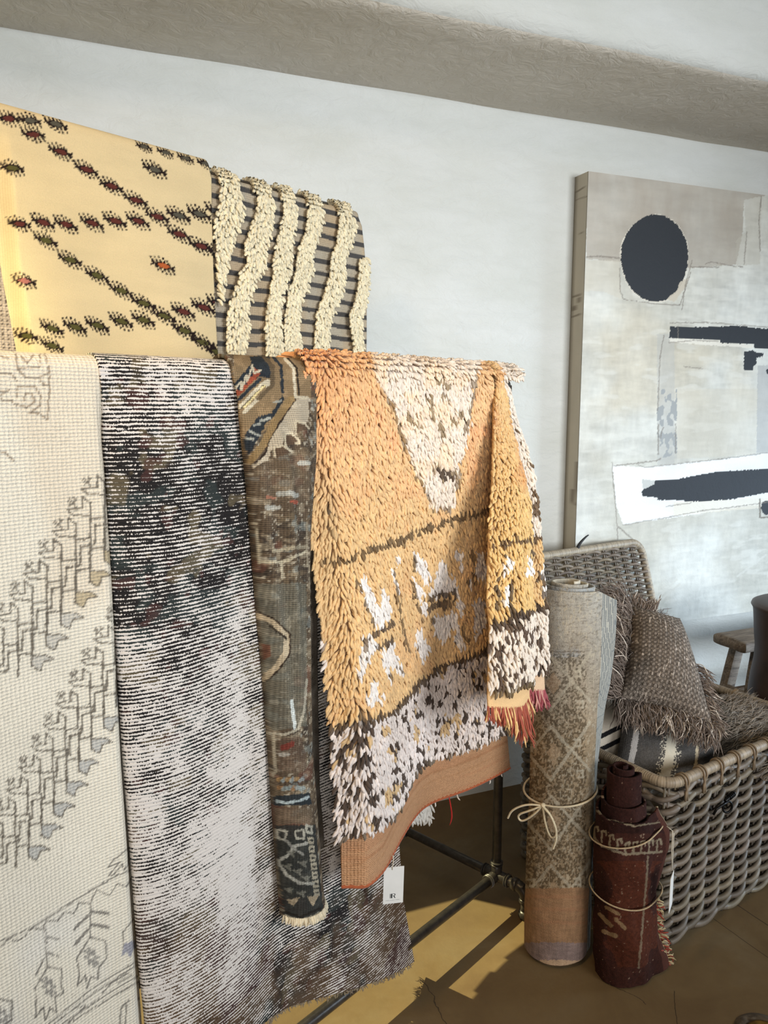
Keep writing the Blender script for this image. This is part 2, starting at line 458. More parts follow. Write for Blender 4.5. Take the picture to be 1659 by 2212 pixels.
# white plastered beam: underside colour carries its shade, front face plain white
nx = 420
X = np.linspace(-4, 6.5, nx)
pr = [(WY + .02, SOF_Z), (WY - .13, SOF_Z - .002), (WY - .26, SOF_Z), (WY - .40, SOF_Z + .002), (SOF_Y + .045, SOF_Z), (SOF_Y + .02, SOF_Z + .006), (SOF_Y + .006, SOF_Z + .02), (SOF_Y, SOF_Z + .045), (SOF_Y, SOF_Z + .2), (SOF_Y, SOF_Z + .4), (SOF_Y, 3.06)]
V = np.zeros((nx, len(pr), 3)); V[:, :, 0] = X[:, None]
for j, (y, z) in enumerate(pr):
    V[:, j, 1] = y + 0.018 * (fbm(X * 1.7, X * 0 + j * .6, 5) - .5) * (j > 2); V[:, j, 2] = z + 0.02 * (fbm(X * 1.3, X * 0 + j * .5, 11) - .5)
Q = grid_faces(nx, len(pr))
me = mesh_np('trim_1', V.reshape(-1, 3), Q)
beam = struct(place('trim_1', me, M_soffit)); me.materials.append(M_wall)
mi = (np.arange(len(Q)) % (len(pr) - 1) >= 5).astype(np.int32); me.polygons.foreach_set('material_index', mi)

# floor: worn brown concrete with score lines and a crack
m, nt, b = newmat('worn_concrete'); tc = nt.nodes.new('ShaderNodeTexCoord'); sp = nt.nodes.new('ShaderNodeSeparateXYZ'); nt.links.new(tc.outputs['Object'], sp.inputs[0])
n1 = nd(nt, 'ShaderNodeTexNoise', Scale=3.5, Detail=7.0, Roughness=0.62, Distortion=0.5); n2 = nd(nt, 'ShaderNodeTexNoise', Scale=30.0, Detail=6.0, Roughness=0.7); n4 = nd(nt, 'ShaderNodeTexNoise', Scale=14.0, Detail=4.0)
for n in (n1, n2, n4): nt.links.new(tc.outputs['Object'], n.inputs[0])
c = ramp(nt, n1.outputs[0], [(0.30, (96, 75, 47)), (0.5, (109, 88, 57)), (0.70, (117, 99, 71))])
c = mixc(nt, math_n(nt, 'MULTIPLY', math_n(nt, 'SUBTRACT', n2.outputs[0], 0.35), 0.6), c, (86, 68, 46))
def floor_line(p, q, w, wob, full=True):
    d = q - p; L = np.linalg.norm(d[:2]); d = d / L; nx_, ny_ = -d[1], d[0]; c0 = nx_ * p[0] + ny_ * p[1]
    e = math_n(nt, 'ADD', math_n(nt, 'MULTIPLY', sp.outputs[0], float(nx_)), math_n(nt, 'MULTIPLY', sp.outputs[1], float(ny_)))
    e = math_n(nt, 'ADD', math_n(nt, 'SUBTRACT', e, float(c0)), math_n(nt, 'MULTIPLY', math_n(nt, 'SUBTRACT', n4.outputs[0], 0.5), wob))
    k = math_n(nt, 'LESS_THAN', math_n(nt, 'ABSOLUTE', e), w)
    if not full:
        t = math_n(nt, 'ADD', math_n(nt, 'MULTIPLY', sp.outputs[0], float(d[0])), math_n(nt, 'MULTIPLY', sp.outputs[1], float(d[1])))
        t = math_n(nt, 'SUBTRACT', t, float(d[0] * p[0] + d[1] * p[1]))
        k = math_n(nt, 'MULTIPLY', k, math_n(nt, 'MULTIPLY', math_n(nt, 'GREATER_THAN', t, 0.0), math_n(nt, 'LESS_THAN', t, float(L))))
    return k
lines = [floor_line(on_floor(1605, 1963), on_floor(1659, 1999), .0018, .004), floor_line(on_floor(1564, 2001), on_floor(1659, 2069), .0013, .004),
         floor_line(on_floor(915, 2120), on_floor(965, 2212), .0014, .05, False), floor_line(on_floor(1330, 2135), on_floor(1395, 2170), .0010, .05, False),
         floor_line(on_floor(1455, 2140), on_floor(1462, 2212), .001, .02, False)]
k = lines[0]
for l in lines[1:]: k = math_n(nt, 'MAXIMUM', k, l)
c = mixc(nt, math_n(nt, 'MULTIPLY', k, 0.75), c, (40, 30, 20))
nt.links.new(c, b.inputs['Base Color']); b.inputs['Roughness'].default_value = 0.62; b.inputs['Specular IOR Level'].default_value = 0.3
hh = math_n(nt, 'SUBTRACT', math_n(nt, 'ADD', n1.outputs[0], math_n(nt, 'MULTIPLY', n2.outputs[0], 0.4)), math_n(nt, 'MULTIPLY', k, 0.6))
bp = nd(nt, 'ShaderNodeBump', Strength=0.25, Distance=0.01); nt.links.new(hh, bp.inputs['Height']); nt.links.new(bp.outputs[0], b.inputs['Normal'])
V, Q = slab([(-4, 6.5, -4, WY + .25, -.1, 0)])
struct(place('floor', mesh_np('floor', V, Q, smooth=False), m))

# ================================================================== PIPE RACK
BAR_Z, BAR2_N, BAR2_Z, PR, LE = 1.552, -0.40, 2.033, 0.0135, -1.95
rack = thing('pipe_rack', RW(-.9, -.2, 0), 'black iron pipe rack the rugs hang over, standing along the white wall', 'rack')
def pipe(name, a, b, r=PR, parent=rack):
    g = Geo(); g.cyl(RW(*a), RW(*b), r, 24); return g.obj(name, M_iron, parent)
pipe('hanging_bar', (LE, 0, BAR_Z), (0.0, 0, BAR_Z))
pipe('hanging_bar', (LE, BAR2_N, BAR2_Z), (-.30, BAR2_N, BAR2_Z))
for s in (0.0, LE + .02): pipe('post', (s, 0, .09), (s, 0, BAR_Z))
for s in (-1.12, LE + .02): pipe('post', (s, BAR2_N, .09), (s, BAR2_N, BAR2_Z))
pipe('base_rail', (LE, 0, .09), (0, 0, .09)); pipe('base_rail', (LE, BAR2_N, .09), (0, BAR2_N, .09))
for s in (0.0, LE + .02):
    pipe('end_rail', (s, BAR2_N - .02, .09), (s, .100, .09))
def fitting(s, n, z, dirs):
    g = Geo(); o = RW(s, n, z)
    for d in dirs:
        d = RD * d[0] + RN * d[1] + _up * d[2]
        g.cyl(o - d * .004, o + d * .036, PR + .0035, 24)
        for t in (.034, .041): g.cyl(o + d * t, o + d * (t + .006), PR + .006, 24)
    return g.obj('fitting', M_iron, rack)
for s in (0.0, LE + .02):
    fitting(s, 0, .09, [(0, 1, 0), (0, -1, 0), (0, 0, 1), (-1 if s == 0 else 1, 0, 0)])
    fitting(s, BAR2_N, .09, [(0, 1, 0), (-1 if s == 0 else 1, 0, 0)])
    for n in (.104, BAR2_N - .02):
        g = Geo()
        th = np.linspace(0, math.pi / 2, 8); sg = 1 if n > 0 else -1
        g.tube([RW(s, n - sg * .03 + sg * .03 * math.sin(t), .06 + .03 * math.cos(t)) for t in th], PR + .0035, 20)
        g.cyl(RW(s, n - sg * .045, .09), RW(s, n - sg * .028, .09), PR + .006, 24)
        g.cyl(RW(s, n, .062), RW(s, n, .048), PR + .006, 24); g.cyl(RW(s, n, .05), RW(s, n, .02), PR, 24)
        g.lathe([(.001, .024), (.014, .024), (.019, .018), (.021, .008), (.018, 0.0), (.001, 0.0)], frame(RW(s, n, 0), RD, z=_up))
        g.obj('foot', M_iron, rack)

# ================================================================== HANGING RUGS
def drape(Lf, Rf, zb, nf, zc, r, bn, back=0.5, step=0.0026, a0=0.0, a1=1.0, nb=None):
    """cloth over a bar: back fall, turn over the bar, front fall.  zb(a): hem height, nf(a,z): how far the front stands off.
    returns P (nu,nv,3), uv, a, v(0 at bar top), zone"""
    wid = abs(Rf(zc) - Lf(zc)); zl = min(float(np.min(zb(np.linspace(0, 1, 50)))), zc - .05)
    wid = max(wid, abs(Rf(zl) - Lf(zl)))
    nu = max(8, int(wid * (a1 - a0) / step)); a = np.linspace(a0, a1, nu)
    nfz = int((zc - zl) / step); narc = max(8, int(math.pi * r / step)); nbk = max(3, int(back / (step * 4)))
    tb = np.linspace(back, 0, nbk, endpoint=False); ta = np.linspace(math.pi, 0, narc, endpoint=False); tf = np.linspace(0, 1, nfz)
    A = a[:, None]
    zback = np.broadcast_to(zc - tb[None], (nu, nbk)); nback = np.full((nu, nbk), bn - r)
    zarc = np.broadcast_to(zc + r * np.sin(ta)[None], (nu, narc)); narcv = np.broadcast_to(bn + r * np.cos(ta)[None], (nu, narc))
    zf = zc - (zc - zb(a))[:, None] * tf[None]; nfv = nf(np.broadcast_to(A, zf.shape), zf)
    Zs = np.hstack([zback, zarc, zf]); Ns = np.hstack([nback, narcv, nfv])
    zq = np.minimum(Zs, zc)
    S = Lf(zq) * (1 - A) + Rf(zq) * A
    P = RW(S, Ns, Zs)
    v = np.hstack([np.broadcast_to(-tb[None] - math.pi * r, (nu, nbk)), np.broadcast_to(-ta[None] * r, (nu, narc)), zc - zf])
    uv = np.stack([S, v], -1)
    return P, uv, np.broadcast_to(A, Zs.shape), v

def rug_mesh(name, P, uv, col, mat, parent, solid=0.007, extra=None):
    nu, nv = P.shape[:2]
    return place(name, mesh_np(name, P.reshape(-1, 3), grid_faces(nu, nv)[:, ::-1], col, uv.reshape(-1, 2), extra=extra), mat, parent, solid)
cz = lambda z: (lambda a: np.full_like(np.asarray(a, float), z))

# ---------------- kilim on the high bar
kn = BAR2_N + .036
kil = thing('kilim_rug', RW(-.9, BAR2_N, .55), 'cream flat-woven kilim with small dark diamond motifs over the rear bar', 'rug')
Lk = edge([(-16, 233), (-9, 300), (0, 400), (10, 560), (25, 650), (42, 755), (60, 900)], kn); Rk = edge([(445, 340), (457, 385), (458, 460), (463, 600), (470, 765), (474, 900)], kn)
fold = lambda a, z: .010 * np.sin(a * 9 + z * 4) * sstep(2.05, 1.5, z)
P, uv, A, v = drape(Lk, Rk, lambda a: .56 + .02 * np.sin(a * 7), lambda a, z: kn + fold(a, z) - .03 * sstep(.06, 0, a) * sstep(2.04, 1.9, z), BAR2_Z, .036, BAR2_N, back=.9)
pt = Paint(P.reshape(-1, 3), (216, 195, 153), knot=1.6)
u_, v_ = uv.reshape(-1, 2).T
pt.c *= (0.93 + 0.14 * fbm(u_ * 6, v_ * 40, 2))[:, None]
def motif(cx, cy, k, core, sk=.30):
    w, h = 27 * k, 17.5 * k
    T = lambda pts: [(cx + x * w, cy + y * h + sk * x * w) for x, y in pts]
    dk = (36, 26, 24)
    for x0 in (-.78, -.42, -.05, .30, .66):
        d = -.24
        hh = 1.0 - .42 * abs(x0)
        for sy in (-1, 1):
            dd = -.22 if sy < 0 else .22
            pt.line(T([(x0, 0), (x0 + dd, sy * hh * .66)]), 4.6 * k, dk)
            pt.line(T([(x0 + dd * 1.5, sy * hh * .98), (x0 + dd * 1.6, sy * hh * 1.08)]), 4.4 * k, dk)
    pt.poly(T([(-.86, 0), (-.3, -.42), (.3, -.42), (.86, 0), (.3, .42), (-.3, .42)]), dk)
    pt.line(T([(-1.04, -.22), (-.8, 0), (-1.04, .25)]), 4 * k, dk); pt.line(T([(1.0, -.22), (.8, 0), (1.0, .25)]), 4 * k, dk)
    pt.poly(T([(-.55, 0), (-.1, -.36), (.30, -.30), (.58, 0), (.2, .36), (-.28, .30)]), core)
zk = Z(0, 200, 3.318)
RED, OLV, GRY, ORG, PNK = (92, 46, 40), (84, 80, 44), (84, 80, 68), (176, 92, 50), (170, 108, 98)
for x, y, cc in [(60, 185, RED), (215, 200, GRY), (400, 225, GRY), (240, 300, RED), (435, 425, RED), (620, 550, RED), (800, 670, RED), (975, 770, RED), (1130, 890, RED), (1285, 1015, RED), (1440, 1100, RED),
                 (90, 540, OLV), (1110, 550, GRY), (1170, 1240, ORG), (175, 1350, PNK), (190, 1745, OLV), (140, 940, RED), (310, 930, RED), (475, 945, RED), (660, 935, RED), (825, 920, RED), (990, 920, RED), (1280, 880, GRY), (1430, 870, GRY), (1560, 850, GRY),
                 (330, 1060, OLV), (505, 1200, OLV), (695, 1310, OLV), (870, 1420, OLV), (1030, 1510, OLV), (1175, 1600, OLV), (1320, 1705, OLV), (1455, 1790, OLV), (1560, 1860, OLV), (375, 1690, OLV), (540, 1680, OLV), (700, 1670, OLV), (870, 1640, OLV), (1030, 1630, OLV), (1315, 1570, RED), (1460, 1540, RED), (375, 1815, OLV), (1580, 1150, RED), (1570, 1510, RED)]:
    (cx, cy), = zk([(x, y)]); motif(cx, cy, .90, cc, .30 if x > 250 else .12)
# motifs that run over the bar: laid in rug lengths instead
for k in range(9):
    s0 = float(Lk(2.03)) + .17 + k * .052; q = RW(s0, BAR2_N + .028 * math.sin(.35 + .04 * k), BAR2_Z + .028 * math.cos(.35 + .04 * k)); X, Y = trace(q[None] if q.ndim == 1 else q)
    if k > 2: motif(float(X[0]), float(Y[0]), .62, GRY, .30)
rug_mesh('woven_panel', P, uv, pt.c, M_fine, kil, .003)

# ---------------- open-weave grey rug left of it
gn = BAR2_N + .022
gry = thing('open_weave_rug', RW(-1.35, BAR2_N, .6), 'grey open-weave rug hanging at the left edge, beside the cream kilim', 'rug')
P, uv, A, v = drape(lambda z: 0 * z - 1.62, lambda z: 0 * z - 1.08, cz(.62), lambda a, z: 0 * a + gn - .012, BAR2_Z - .006, .016, BAR2_N, back=.8, step=.0035)
u_, v_ = uv.reshape(-1, 2).T
hol = (np.abs(((u_ / .011) % 1) - .5) < .22 + .1 * vn(u_ * 90, v_ * 90, 4)) & (np.abs(((v_ / .009 + .3 * vn(u_ * 40, v_ * 8, 8)) % 1) - .5) < .2)
c = np.where(hol[:, None], lin((52, 44, 40)), lin((158, 146, 134)) * (0.8 + .4 * vn(u_ * 30, v_ * 200, 6))[:, None])
rug_mesh('woven_panel', P, uv, c, M_coarse, gry, .004)

# ---------------- striped rug with wool ridges
sn = BAR2_N + .020
stp = thing('ridged_wool_rug', RW(-.5, BAR2_N, .7), 'striped grey and beige rug with raised wavy cream wool ridges, hanging over the rear bar', 'rug')
zs = Z(420, 320, 4.1475)
Rs = edge(zs([(1440, 545), (1500, 700), (1520, 880), (1535, 1100), (1540, 1700), (1540, 2300)]), sn)
zt = ptop([(0, 0), (1, 1)])
Ls = lambda z: 0 * z - .93
def ns(a, z): return sn + .006 * np.sin(a * 14 + 3 * z) * sstep(2.0, 1.7, z)
P, uv, A, v = drape(Ls, Rs, lambda a: .555 + .012 * (np.sin(a * 31) > .2), ns, BAR2_Z - .012, .020, BAR2_N, back=.7)
u_, v_ = uv.reshape(-1, 2).T
SPs = uv[..., 0]
zz = P[..., 2].ravel()
ph = ((v_ - .010 + .010 * (vn(u_ * 6, v_ * 2, 3) - .5)) / .0335) % 1
dark = sstep(.60, .64, ph + .03 * (vn(u_ * 300, v_ * 60, 1) - .5))
bei = lin((170, 150, 122)) * (1 - sstep(.35, .65, vn(u_ * 9, v_ * 5, 9)))[:, None] + lin((164, 152, 132)) * sstep(.35, .65, vn(u_ * 9, v_ * 5, 9))[:, None]
c = bei * (1 - dark)[:, None] + lin((72, 69, 66)) * dark[:, None]
rug_mesh('flat_weave', P, uv, c, M_coarse, stp, .005)
ridges = [([(310, 180), (330, 330), (330, 520), (300, 650), (240, 800), (230, 950), (190, 1150), (120, 1400), (60, 1700)], 185), ([(610, 260), (640, 400), (630, 560), (590, 720), (540, 880), (560, 1020), (480, 1150), (430, 1300), (390, 1450), (390, 1650), (370, 1800), (360, 2100)], 165),
          ([(840, 340), (860, 500), (850, 650), (810, 800), (790, 980), (780, 1100), (740, 1250), (710, 1400), (700, 1600), (720, 1750), (720, 2100)], 130), ([(1080, 425), (1085, 600), (1050, 760), (990, 900), (990, 1050), (950, 1200), (900, 1300), (880, 1450), (870, 1600), (880, 1750), (880, 2100)], 145),
          ([(1350, 480), (1370, 650), (1340, 830), (1280, 980), (1280, 1150), (1230, 1320), (1160, 1480), (1140, 1650), (1140, 2100)], 165), ([(1520, 1000), (1515, 1200), (1480, 1400), (1440, 1500), (1455, 1650), (1470, 1750), (1460, 2100)], 110)]
def face_sn(s, z, off=0.0):
    """point and outward normal on a rug face hung on the rear bar"""
    return RW(s, off, z)
for ri, (pts, wz) in enumerate(ridges):
    pts = zs(pts); a = np.array([sz(x, y, sn + .012) for x, y in pts])
    zr = np.arange(min(BAR2_Z + .03, a[0, 1] + .02) if ri < 5 else a[0, 1], 1.42, -.0075)
    half = wz / 4.1475 / 2 / FPX * 2.15 * .86
    B = []; D0 = []; D1 = []; c = []
    g = np.random.default_rng(20 + ri)
    if ri < 5:      # the ridge runs over the bar: rows around the turn first
        for th in np.linspace(2.3, .1, 8):
            for t in np.linspace(-1, 1, 9):
                B.append(RW(a[0, 0] + t * half * .9, BAR2_N + .022 * math.cos(th), BAR2_Z - .012 + .022 * math.sin(th)))
                nrm = RN * math.cos(th) + _up * math.sin(th); tan = RN * math.sin(th) - _up * math.cos(th)
                D0.append(nrm + .4 * tan + .35 * t * RD); D1.append(tan + .2 * nrm + .3 * t * RD + g.normal(size=3) * .2)
        zr = zr[zr < BAR2_Z - .015]
    for z in zr:
        s0 = np.interp(-z, -a[:, 1], a[:, 0])
        wv = half * (1 + .18 * math.sin(z * 30 + ri))
        for t in np.linspace(-1, 1, 10):
            tt = t + g.normal() * .06
            B.append(RW(s0 + tt * wv * .92, sn + .006, z + g.normal() * .003))
            D0.append(RN * 1.0 - _up * .2 + RD * tt * .5 + g.normal(size=3) * .12); D1.append(-_up * 1.0 + RN * .25 + RD * (tt * .55 + g.normal() * .25))
    B = np.array(B); ok = (B - POST) @ RD > Rk(B[:, 2]) + .012; B = B[ok]; D0 = np.array(D0)[ok]; D1 = np.array(D1)[ok]; nB = len(B)
    c = lin((208, 196, 166)) * (1 + .22 * (g.random(nB) - .5))[:, None] * np.where(g.random(nB) < .12, .82, 1)[:, None]
    strands('wool_ridge', B, np.array(D0), np.array(D1), .021 * (1 + .3 * (g.random(nB) - .5)), .0038, c, M_yarn, stp, rings=5, sides=5, wav=.10, seed=40 + ri, tip=.65)

# ---------------- cream rug at the left
BN = .026
crm = thing('faded_cream_rug', RW(-1.5, 0, .1), 'faded cream rug with thin grey stepped floral lines, leftmost on the front bar', 'rug')
Rc = edge([(207, 760), (222, 800), (242, 1000), (258, 1240), (270, 1450), (282, 1650), (298, 1850), (312, 2050), (325, 2212), (345, 2500)], BN)
P, uv, A, v = drape(lambda z: 0 * z - 1.93, lambda z: Rc(z) + .006, cz(.06), lambda a, z: BN + .012 * np.sin(a * 11 + z * 1.5) * sstep(1.5, .9, z) - .034 * sstep(.955, 1.0, a) ** 2 * sstep(1.56, 1.42, z), BAR_Z, BN, 0, back=1.0)
u_, v_ = uv.reshape(-1, 2).T
base = lin((226, 217, 198)) * (1 + .10 * (fbm(u_ * 5, v_ * 4, 31) - .5))[:, None]
st = sstep(.56, .74, fbm(u_ * 4 + 9, v_ * 3, 37))
base = base * (1 - .30 * st[:, None]) + .30 * st[:, None] * lin((214, 190, 158))
st = sstep(.5, .7, fbm(u_ * 3 + 5, v_ * 3.5, 39)) * sstep(.55, 1.1, v_)
base = base * (1 - .5 * st[:, None]) + .5 * st[:, None] * lin((206, 208, 212))  # bluish daylight on the lower part, mixed into the wool colour
pt = Paint(P.reshape(-1, 3), base, knot=2.6)
LG = (104, 96, 84)
def fl(pts, w=3.6, c=LG, a=.9): pt.line(pts, w * .92, c, a)
def unit(fx, fy, bird, k=1.0, rise=0.0):
    T = lambda pts: [(fx + x * k, fy + y * k - rise * x) for x, y in pts]
    for q in ([(-13, -6), (2, 12)], [(-13, 10), (3, -5)], [(-16, -1), (-12, 3)], [(-4, -9), (-1, -5)]): fl(T(q), 4, LG, .8)
    fl(T([(16, -11), (16, 15)]), 4.5); fl(T([(-18, 18), (16, 15)]), 3.6); fl(T([(-16, 20), (-5, 29), (32, 31)])); fl(T([(18, -9), (33, 4)]), 3.6)
    fl(T([(33, 2), (32, 81)]), 5); fl(T([(3, 83), (32, 80)]), 4)
    fl(T([(43, 50), (42, 92)]), 5); fl(T([(12, 98), (42, 92)]), 4)
    fl(T([(65, 32), (64, 60)]), 5)
    fl(T([(94, 12), (94, 84)]), 5); fl(T([(64, 58), (94, 53)]), 4); fl(T([(65, 58), (64, 104)]), 5)
    bp = T([(94, 60), (125, 58), (143, 68), (120, 72), (113, 92), (102, 88), (94, 80)])
    if bird: pt.poly(bp, bird, .8)
    fl(bp + bp[:1], 3)
TAN = (176, 158, 124)
for k in range(0, 8): unit(194 - 31.3 * k, 1038 + 45.6 * k, TAN if k < 5 else (190, 184, 172), 1.0, .0)
for k in range(-1, 10): unit(219 - 27.0 * k, 1362 + 46.5 * k, (178, 176, 170), .92, .06)
z8 = Z(0, 740, 4.424)
for q in ([(420, 90), (458, 200), (472, 320), (472, 470), (462, 560), (455, 740)], [(150, 110), (165, 240), (380, 240), (380, 110)], [(200, 130), (260, 190), (320, 120)], [(165, 250), (240, 330), (350, 345), (460, 290)],
          [(0, 290), (110, 300), (165, 370)], [(165, 530), (165, 410), (330, 420), (385, 500), (385, 600), (290, 670)], [(165, 590), (260, 620), (330, 560), (300, 480), (240, 490), (230, 560)], [(0, 540), (110, 560), (160, 600)], [(290, 670), (380, 680), (450, 735)], [(385, 360), (430, 410), (460, 410)], [(0, 1040), (60, 1060), (125, 1125)], [(0, 470), (90, 455)], [(10, 130), (80, 150)], [(0, 510), (40, 490)]):
    fl(z8(q), 4.0, (138, 122, 104), .85)
zb_ = Z(0, 1700, 4.32)
for q, w in ([[(0, 1440), (300, 1310), (600, 1120), (860, 960), (1100, 820), (1290, 750)], 3], [[(0, 1500), (90, 1410), (130, 1440), (200, 1420), (300, 1320), (400, 1330), (430, 1250), (540, 1250), (600, 1170), (690, 1180), (740, 1080), (840, 1090), (900, 960), (1020, 1010), (1100, 900), (1180, 930), (1240, 830)], 3],
             [[(420, 1330), (430, 1480), (440, 1680), (570, 1700), (575, 1870), (590, 1920), (520, 1960), (525, 2100), (470, 2060), (425, 2180), (400, 2060), (330, 2150), (340, 2040), (325, 1880), (440, 1690)], 3.6], [[(845, 1090), (845, 1400), (985, 1440), (995, 1600), (920, 1690), (915, 1790), (850, 1770), (810, 1880), (800, 1760), (720, 1850), (740, 1750), (715, 1600), (845, 1400)], 3.6],
             [[(1290, 1180), (1150, 1350), (1150, 1500)], 3], [[(450, 2212), (860, 1880), (1300, 1610)], 3], [[(500, 2212), (900, 1905), (1310, 1640)], 3], [[(580, 2212), (1000, 1930), (1330, 1740)], 3], [[(640, 2212), (1040, 1960), (1340, 1790)], 3],
             [[(1260, 540), (1210, 560), (1050, 690), (1010, 750), (1120, 700), (1010, 830), (1060, 820), (1140, 720), (1160, 770), (1200, 720), (1200, 580)], 3], [[(850, 1160), (1010, 1180)], 7], [[(850, 1280), (1010, 1310)], 7], [[(820, 1200), (690, 1330)], 6], [[(820, 1330), (690, 1480)], 6], [[(450, 1400), (550, 1420)], 4], [[(450, 1550), (550, 1580)], 4], [[(410, 1600), (330, 1760)], 4], [[(1120, 2212), (1130, 2060), (1200, 1990)], 4], [[(1170, 2212), (1180, 2020)], 4],
             [[(1290, 1980), (1380, 1930)], 4], [[(0, 1980), (110, 2000), (110, 2170), (60, 2212)], 5], [[(700, 2060), (800, 2040), (640, 2200)], 3], [[(950, 1930), (1040, 1830), (1200, 1740), (1230, 1760), (1100, 1830)], 3]):
    fl(zb_(q), w, (110, 105, 98), .85)
for (cx, cy) in ((855, 1590), (455, 1865), (20, 2140)):
    for t in np.linspace(0, 6.28, 9)[:-1]:
        q = zb_([(cx + 60 * math.cos(t) + 30 * math.sin(t), cy + 85 * math.sin(t)), (cx + 30 * math.cos(t), cy + 35 * math.sin(t))]); pt.line(q, 6, (128, 124, 118), .8)
pt.poly(zb_([(1160, 1470), (1290, 1410), (1310, 1480), (1240, 1520), (1220, 1600), (1180, 1540), (1130, 1590)]), (140, 140, 152), .85)
rug_mesh('pile', P, uv, pt.c, woven('worn_cream_wool', 0.0070, 0.0056, 1.0, var=0.30, dist=0.0020), crm, .008)

# ---------------- black and white distressed rug
dst = thing('distressed_rug', RW(-.8, 0, .05), 'black and ivory distressed rug with broken horizontal lines on the front bar', 'rug')
BN2 = .030
Ld = edge([(212, 760), (222, 800), (237, 900), (258, 1240), (272, 1450), (285, 1650), (300, 1850), (318, 2100), (330, 2212), (345, 2400)], BN2 + .01)
Rd = edge([(852, 760), (860, 1400), (870, 1780), (884, 1950), (908, 2088)], BN2)
hem = np.array([((sz(x, y, BN2))) for x, y in [(330, 2330), (560, 2222), (640, 2185), (720, 2153), (800, 2122), (880, 2100), (908, 2088)]])
aa = np.linspace(0, 1, len(hem))
def zb_d(a):
    s = Ld(.1) * (1 - a) + Rd(.1) * a
    return np.interp(s, hem[:, 0], hem[:, 1])
def nf_d(a, z):
    t = np.clip(a / .10, 0, 1)
    k = sstep(1.555, 1.45, z)
    roll = .034 * np.sqrt(np.clip(1 - (1 - np.clip(a / .16, 0, 1) * 1.0) ** 2, 0, 1)) * np.where(a < .16, 1, 1 - sstep(.16, .5, a) * .7)
    return BN2 + k * (roll - .022) + .014 * np.sin(a * 9 + 1.0) * sstep(.9, .2, z) * sstep(.2, .5, a)
P, uv, A, v = drape(Ld, Rd, zb_d, nf_d, BAR_Z, BN2, 0, back=1.0)
u_, v_ = uv.reshape(-1, 2).T; a_ = A.ravel()
dk = np.tile(lin((34, 31, 30)), (len(u_), 1))
def patch(mask, colr, al):
    global dk
    k = (mask * al)[:, None]; dk = dk * (1 - k) + lin(colr) * k
patch(sstep(.52, .6, fbm(u_ * 20, v_ * 24, 51, 3)), (48, 54, 52), .8)
patch(sstep(.62, .68, fbm(u_ * 22 + 3, v_ * 26, 57, 3)), (104, 92, 70), .6)
patch(sstep(.69, .74, fbm(u_ * 30 + 7, v_ * 34, 61, 3)), (76, 48, 44), .55)
low = sstep(.85, 1.15, v_)
patch(sstep(.42, .6, fbm(u_ * 9 + 2, v_ * 7, 63, 3)) * low, (92, 72, 54), .8)
patch(sstep(.55, .62, fbm(u_ * 11 + 12, v_ * 9, 67, 3)) * low, (64, 44, 46), .7)
cov = .48 + .55 * (fbm(u_ * 7 + 3, v_ * 5.5, 73, 4) - .5) + .70 * (fbm(u_ * 20, v_ * 24, 77, 3) - .5)
cov += .20 * np.exp(-((a_ - .30) / .07) ** 2) * sstep(.35, .6, v_) * sstep(1.5, 1.2, v_)
cov += .16 * sstep(.45, .75, v_) * sstep(1.30, 1.05, v_) * sstep(.75, .5, a_) - .16 * sstep(1.0, 1.3, v_) * sstep(.2, .45, a_) - .10 * sstep(.05, .25, v_) * sstep(.5, .25, v_) + .10 * sstep(.06, .0, v_)
mt, nt, b = newmat('distressed_wool')
at = nd(nt, 'ShaderNodeAttribute'); at.attribute_name = 'Col'; av = nd(nt, 'ShaderNodeAttribute'); av.attribute_name = 'cover'
uvn = nd(nt, 'ShaderNodeUVMap'); mp = nd(nt, 'ShaderNodeMapping'); mp.inputs['Scale'].default_value = (48, 150, 1); nt.links.new(uvn.outputs[0], mp.inputs[0])
sp = nd(nt, 'ShaderNodeSeparateXYZ'); nt.links.new(uvn.outputs[0], sp.inputs[0])
na = nd(nt, 'ShaderNodeTexNoise', Scale=1.0, Detail=2.0); nt.links.new(mp.outputs[0], na.inputs[0])
mp2 = nd(nt, 'ShaderNodeMapping'); mp2.inputs['Scale'].default_value = (430, 200, 1); nt.links.new(uvn.outputs[0], mp2.inputs[0])
nb_ = nd(nt, 'ShaderNodeTexNoise', Scale=1.0, Detail=1.0); nt.links.new(mp2.outputs[0], nb_.inputs[0])
nw = nd(nt, 'ShaderNodeTexNoise', Scale=7.0, Detail=2.0); nt.links.new(uvn.outputs[0], nw.inputs[0])
phs = math_n(nt, 'ADD', math_n(nt, 'MULTIPLY', sp.outputs[1], 2 * math.pi / 0.0068), math_n(nt, 'MULTIPLY', nw.outputs[0], 9.0))
row = math_n(nt, 'MULTIPLY', math_n(nt, 'SINE', phs), 0.30)
q = math_n(nt, 'ADD', math_n(nt, 'MULTIPLY', math_n(nt, 'SUBTRACT', na.outputs[0], 0.5), 1.35), math_n(nt, 'MULTIPLY', math_n(nt, 'SUBTRACT', nb_.outputs[0], 0.5), 1.15))
q = math_n(nt, 'ADD', math_n(nt, 'ADD', q, row), math_n(nt, 'SUBTRACT', av.outputs['Fac'], 0.5))
wh = nd(nt, 'ShaderNodeMapRange'); wh.inputs['From Min'].default_value = -0.05; wh.inputs['From Max'].default_value = 0.10; nt.links.new(q, wh.inputs['Value'])
cc = mixc(nt, wh.outputs[0], at.outputs['Color'], (208, 199, 190))
nt.links.new(cc, b.inputs['Base Color']); b.inputs['Roughness'].default_value = 0.9; b.inputs['Specular IOR Level'].default_value = 0.15
bp = nd(nt, 'ShaderNodeBump', Strength=0.7, Distance=0.0018); nt.links.new(math_n(nt, 'ADD', row, math_n(nt, 'MULTIPLY', q, -.3)), bp.inputs['Height']); nt.links.new(bp.outputs[0], b.inputs['Normal'])
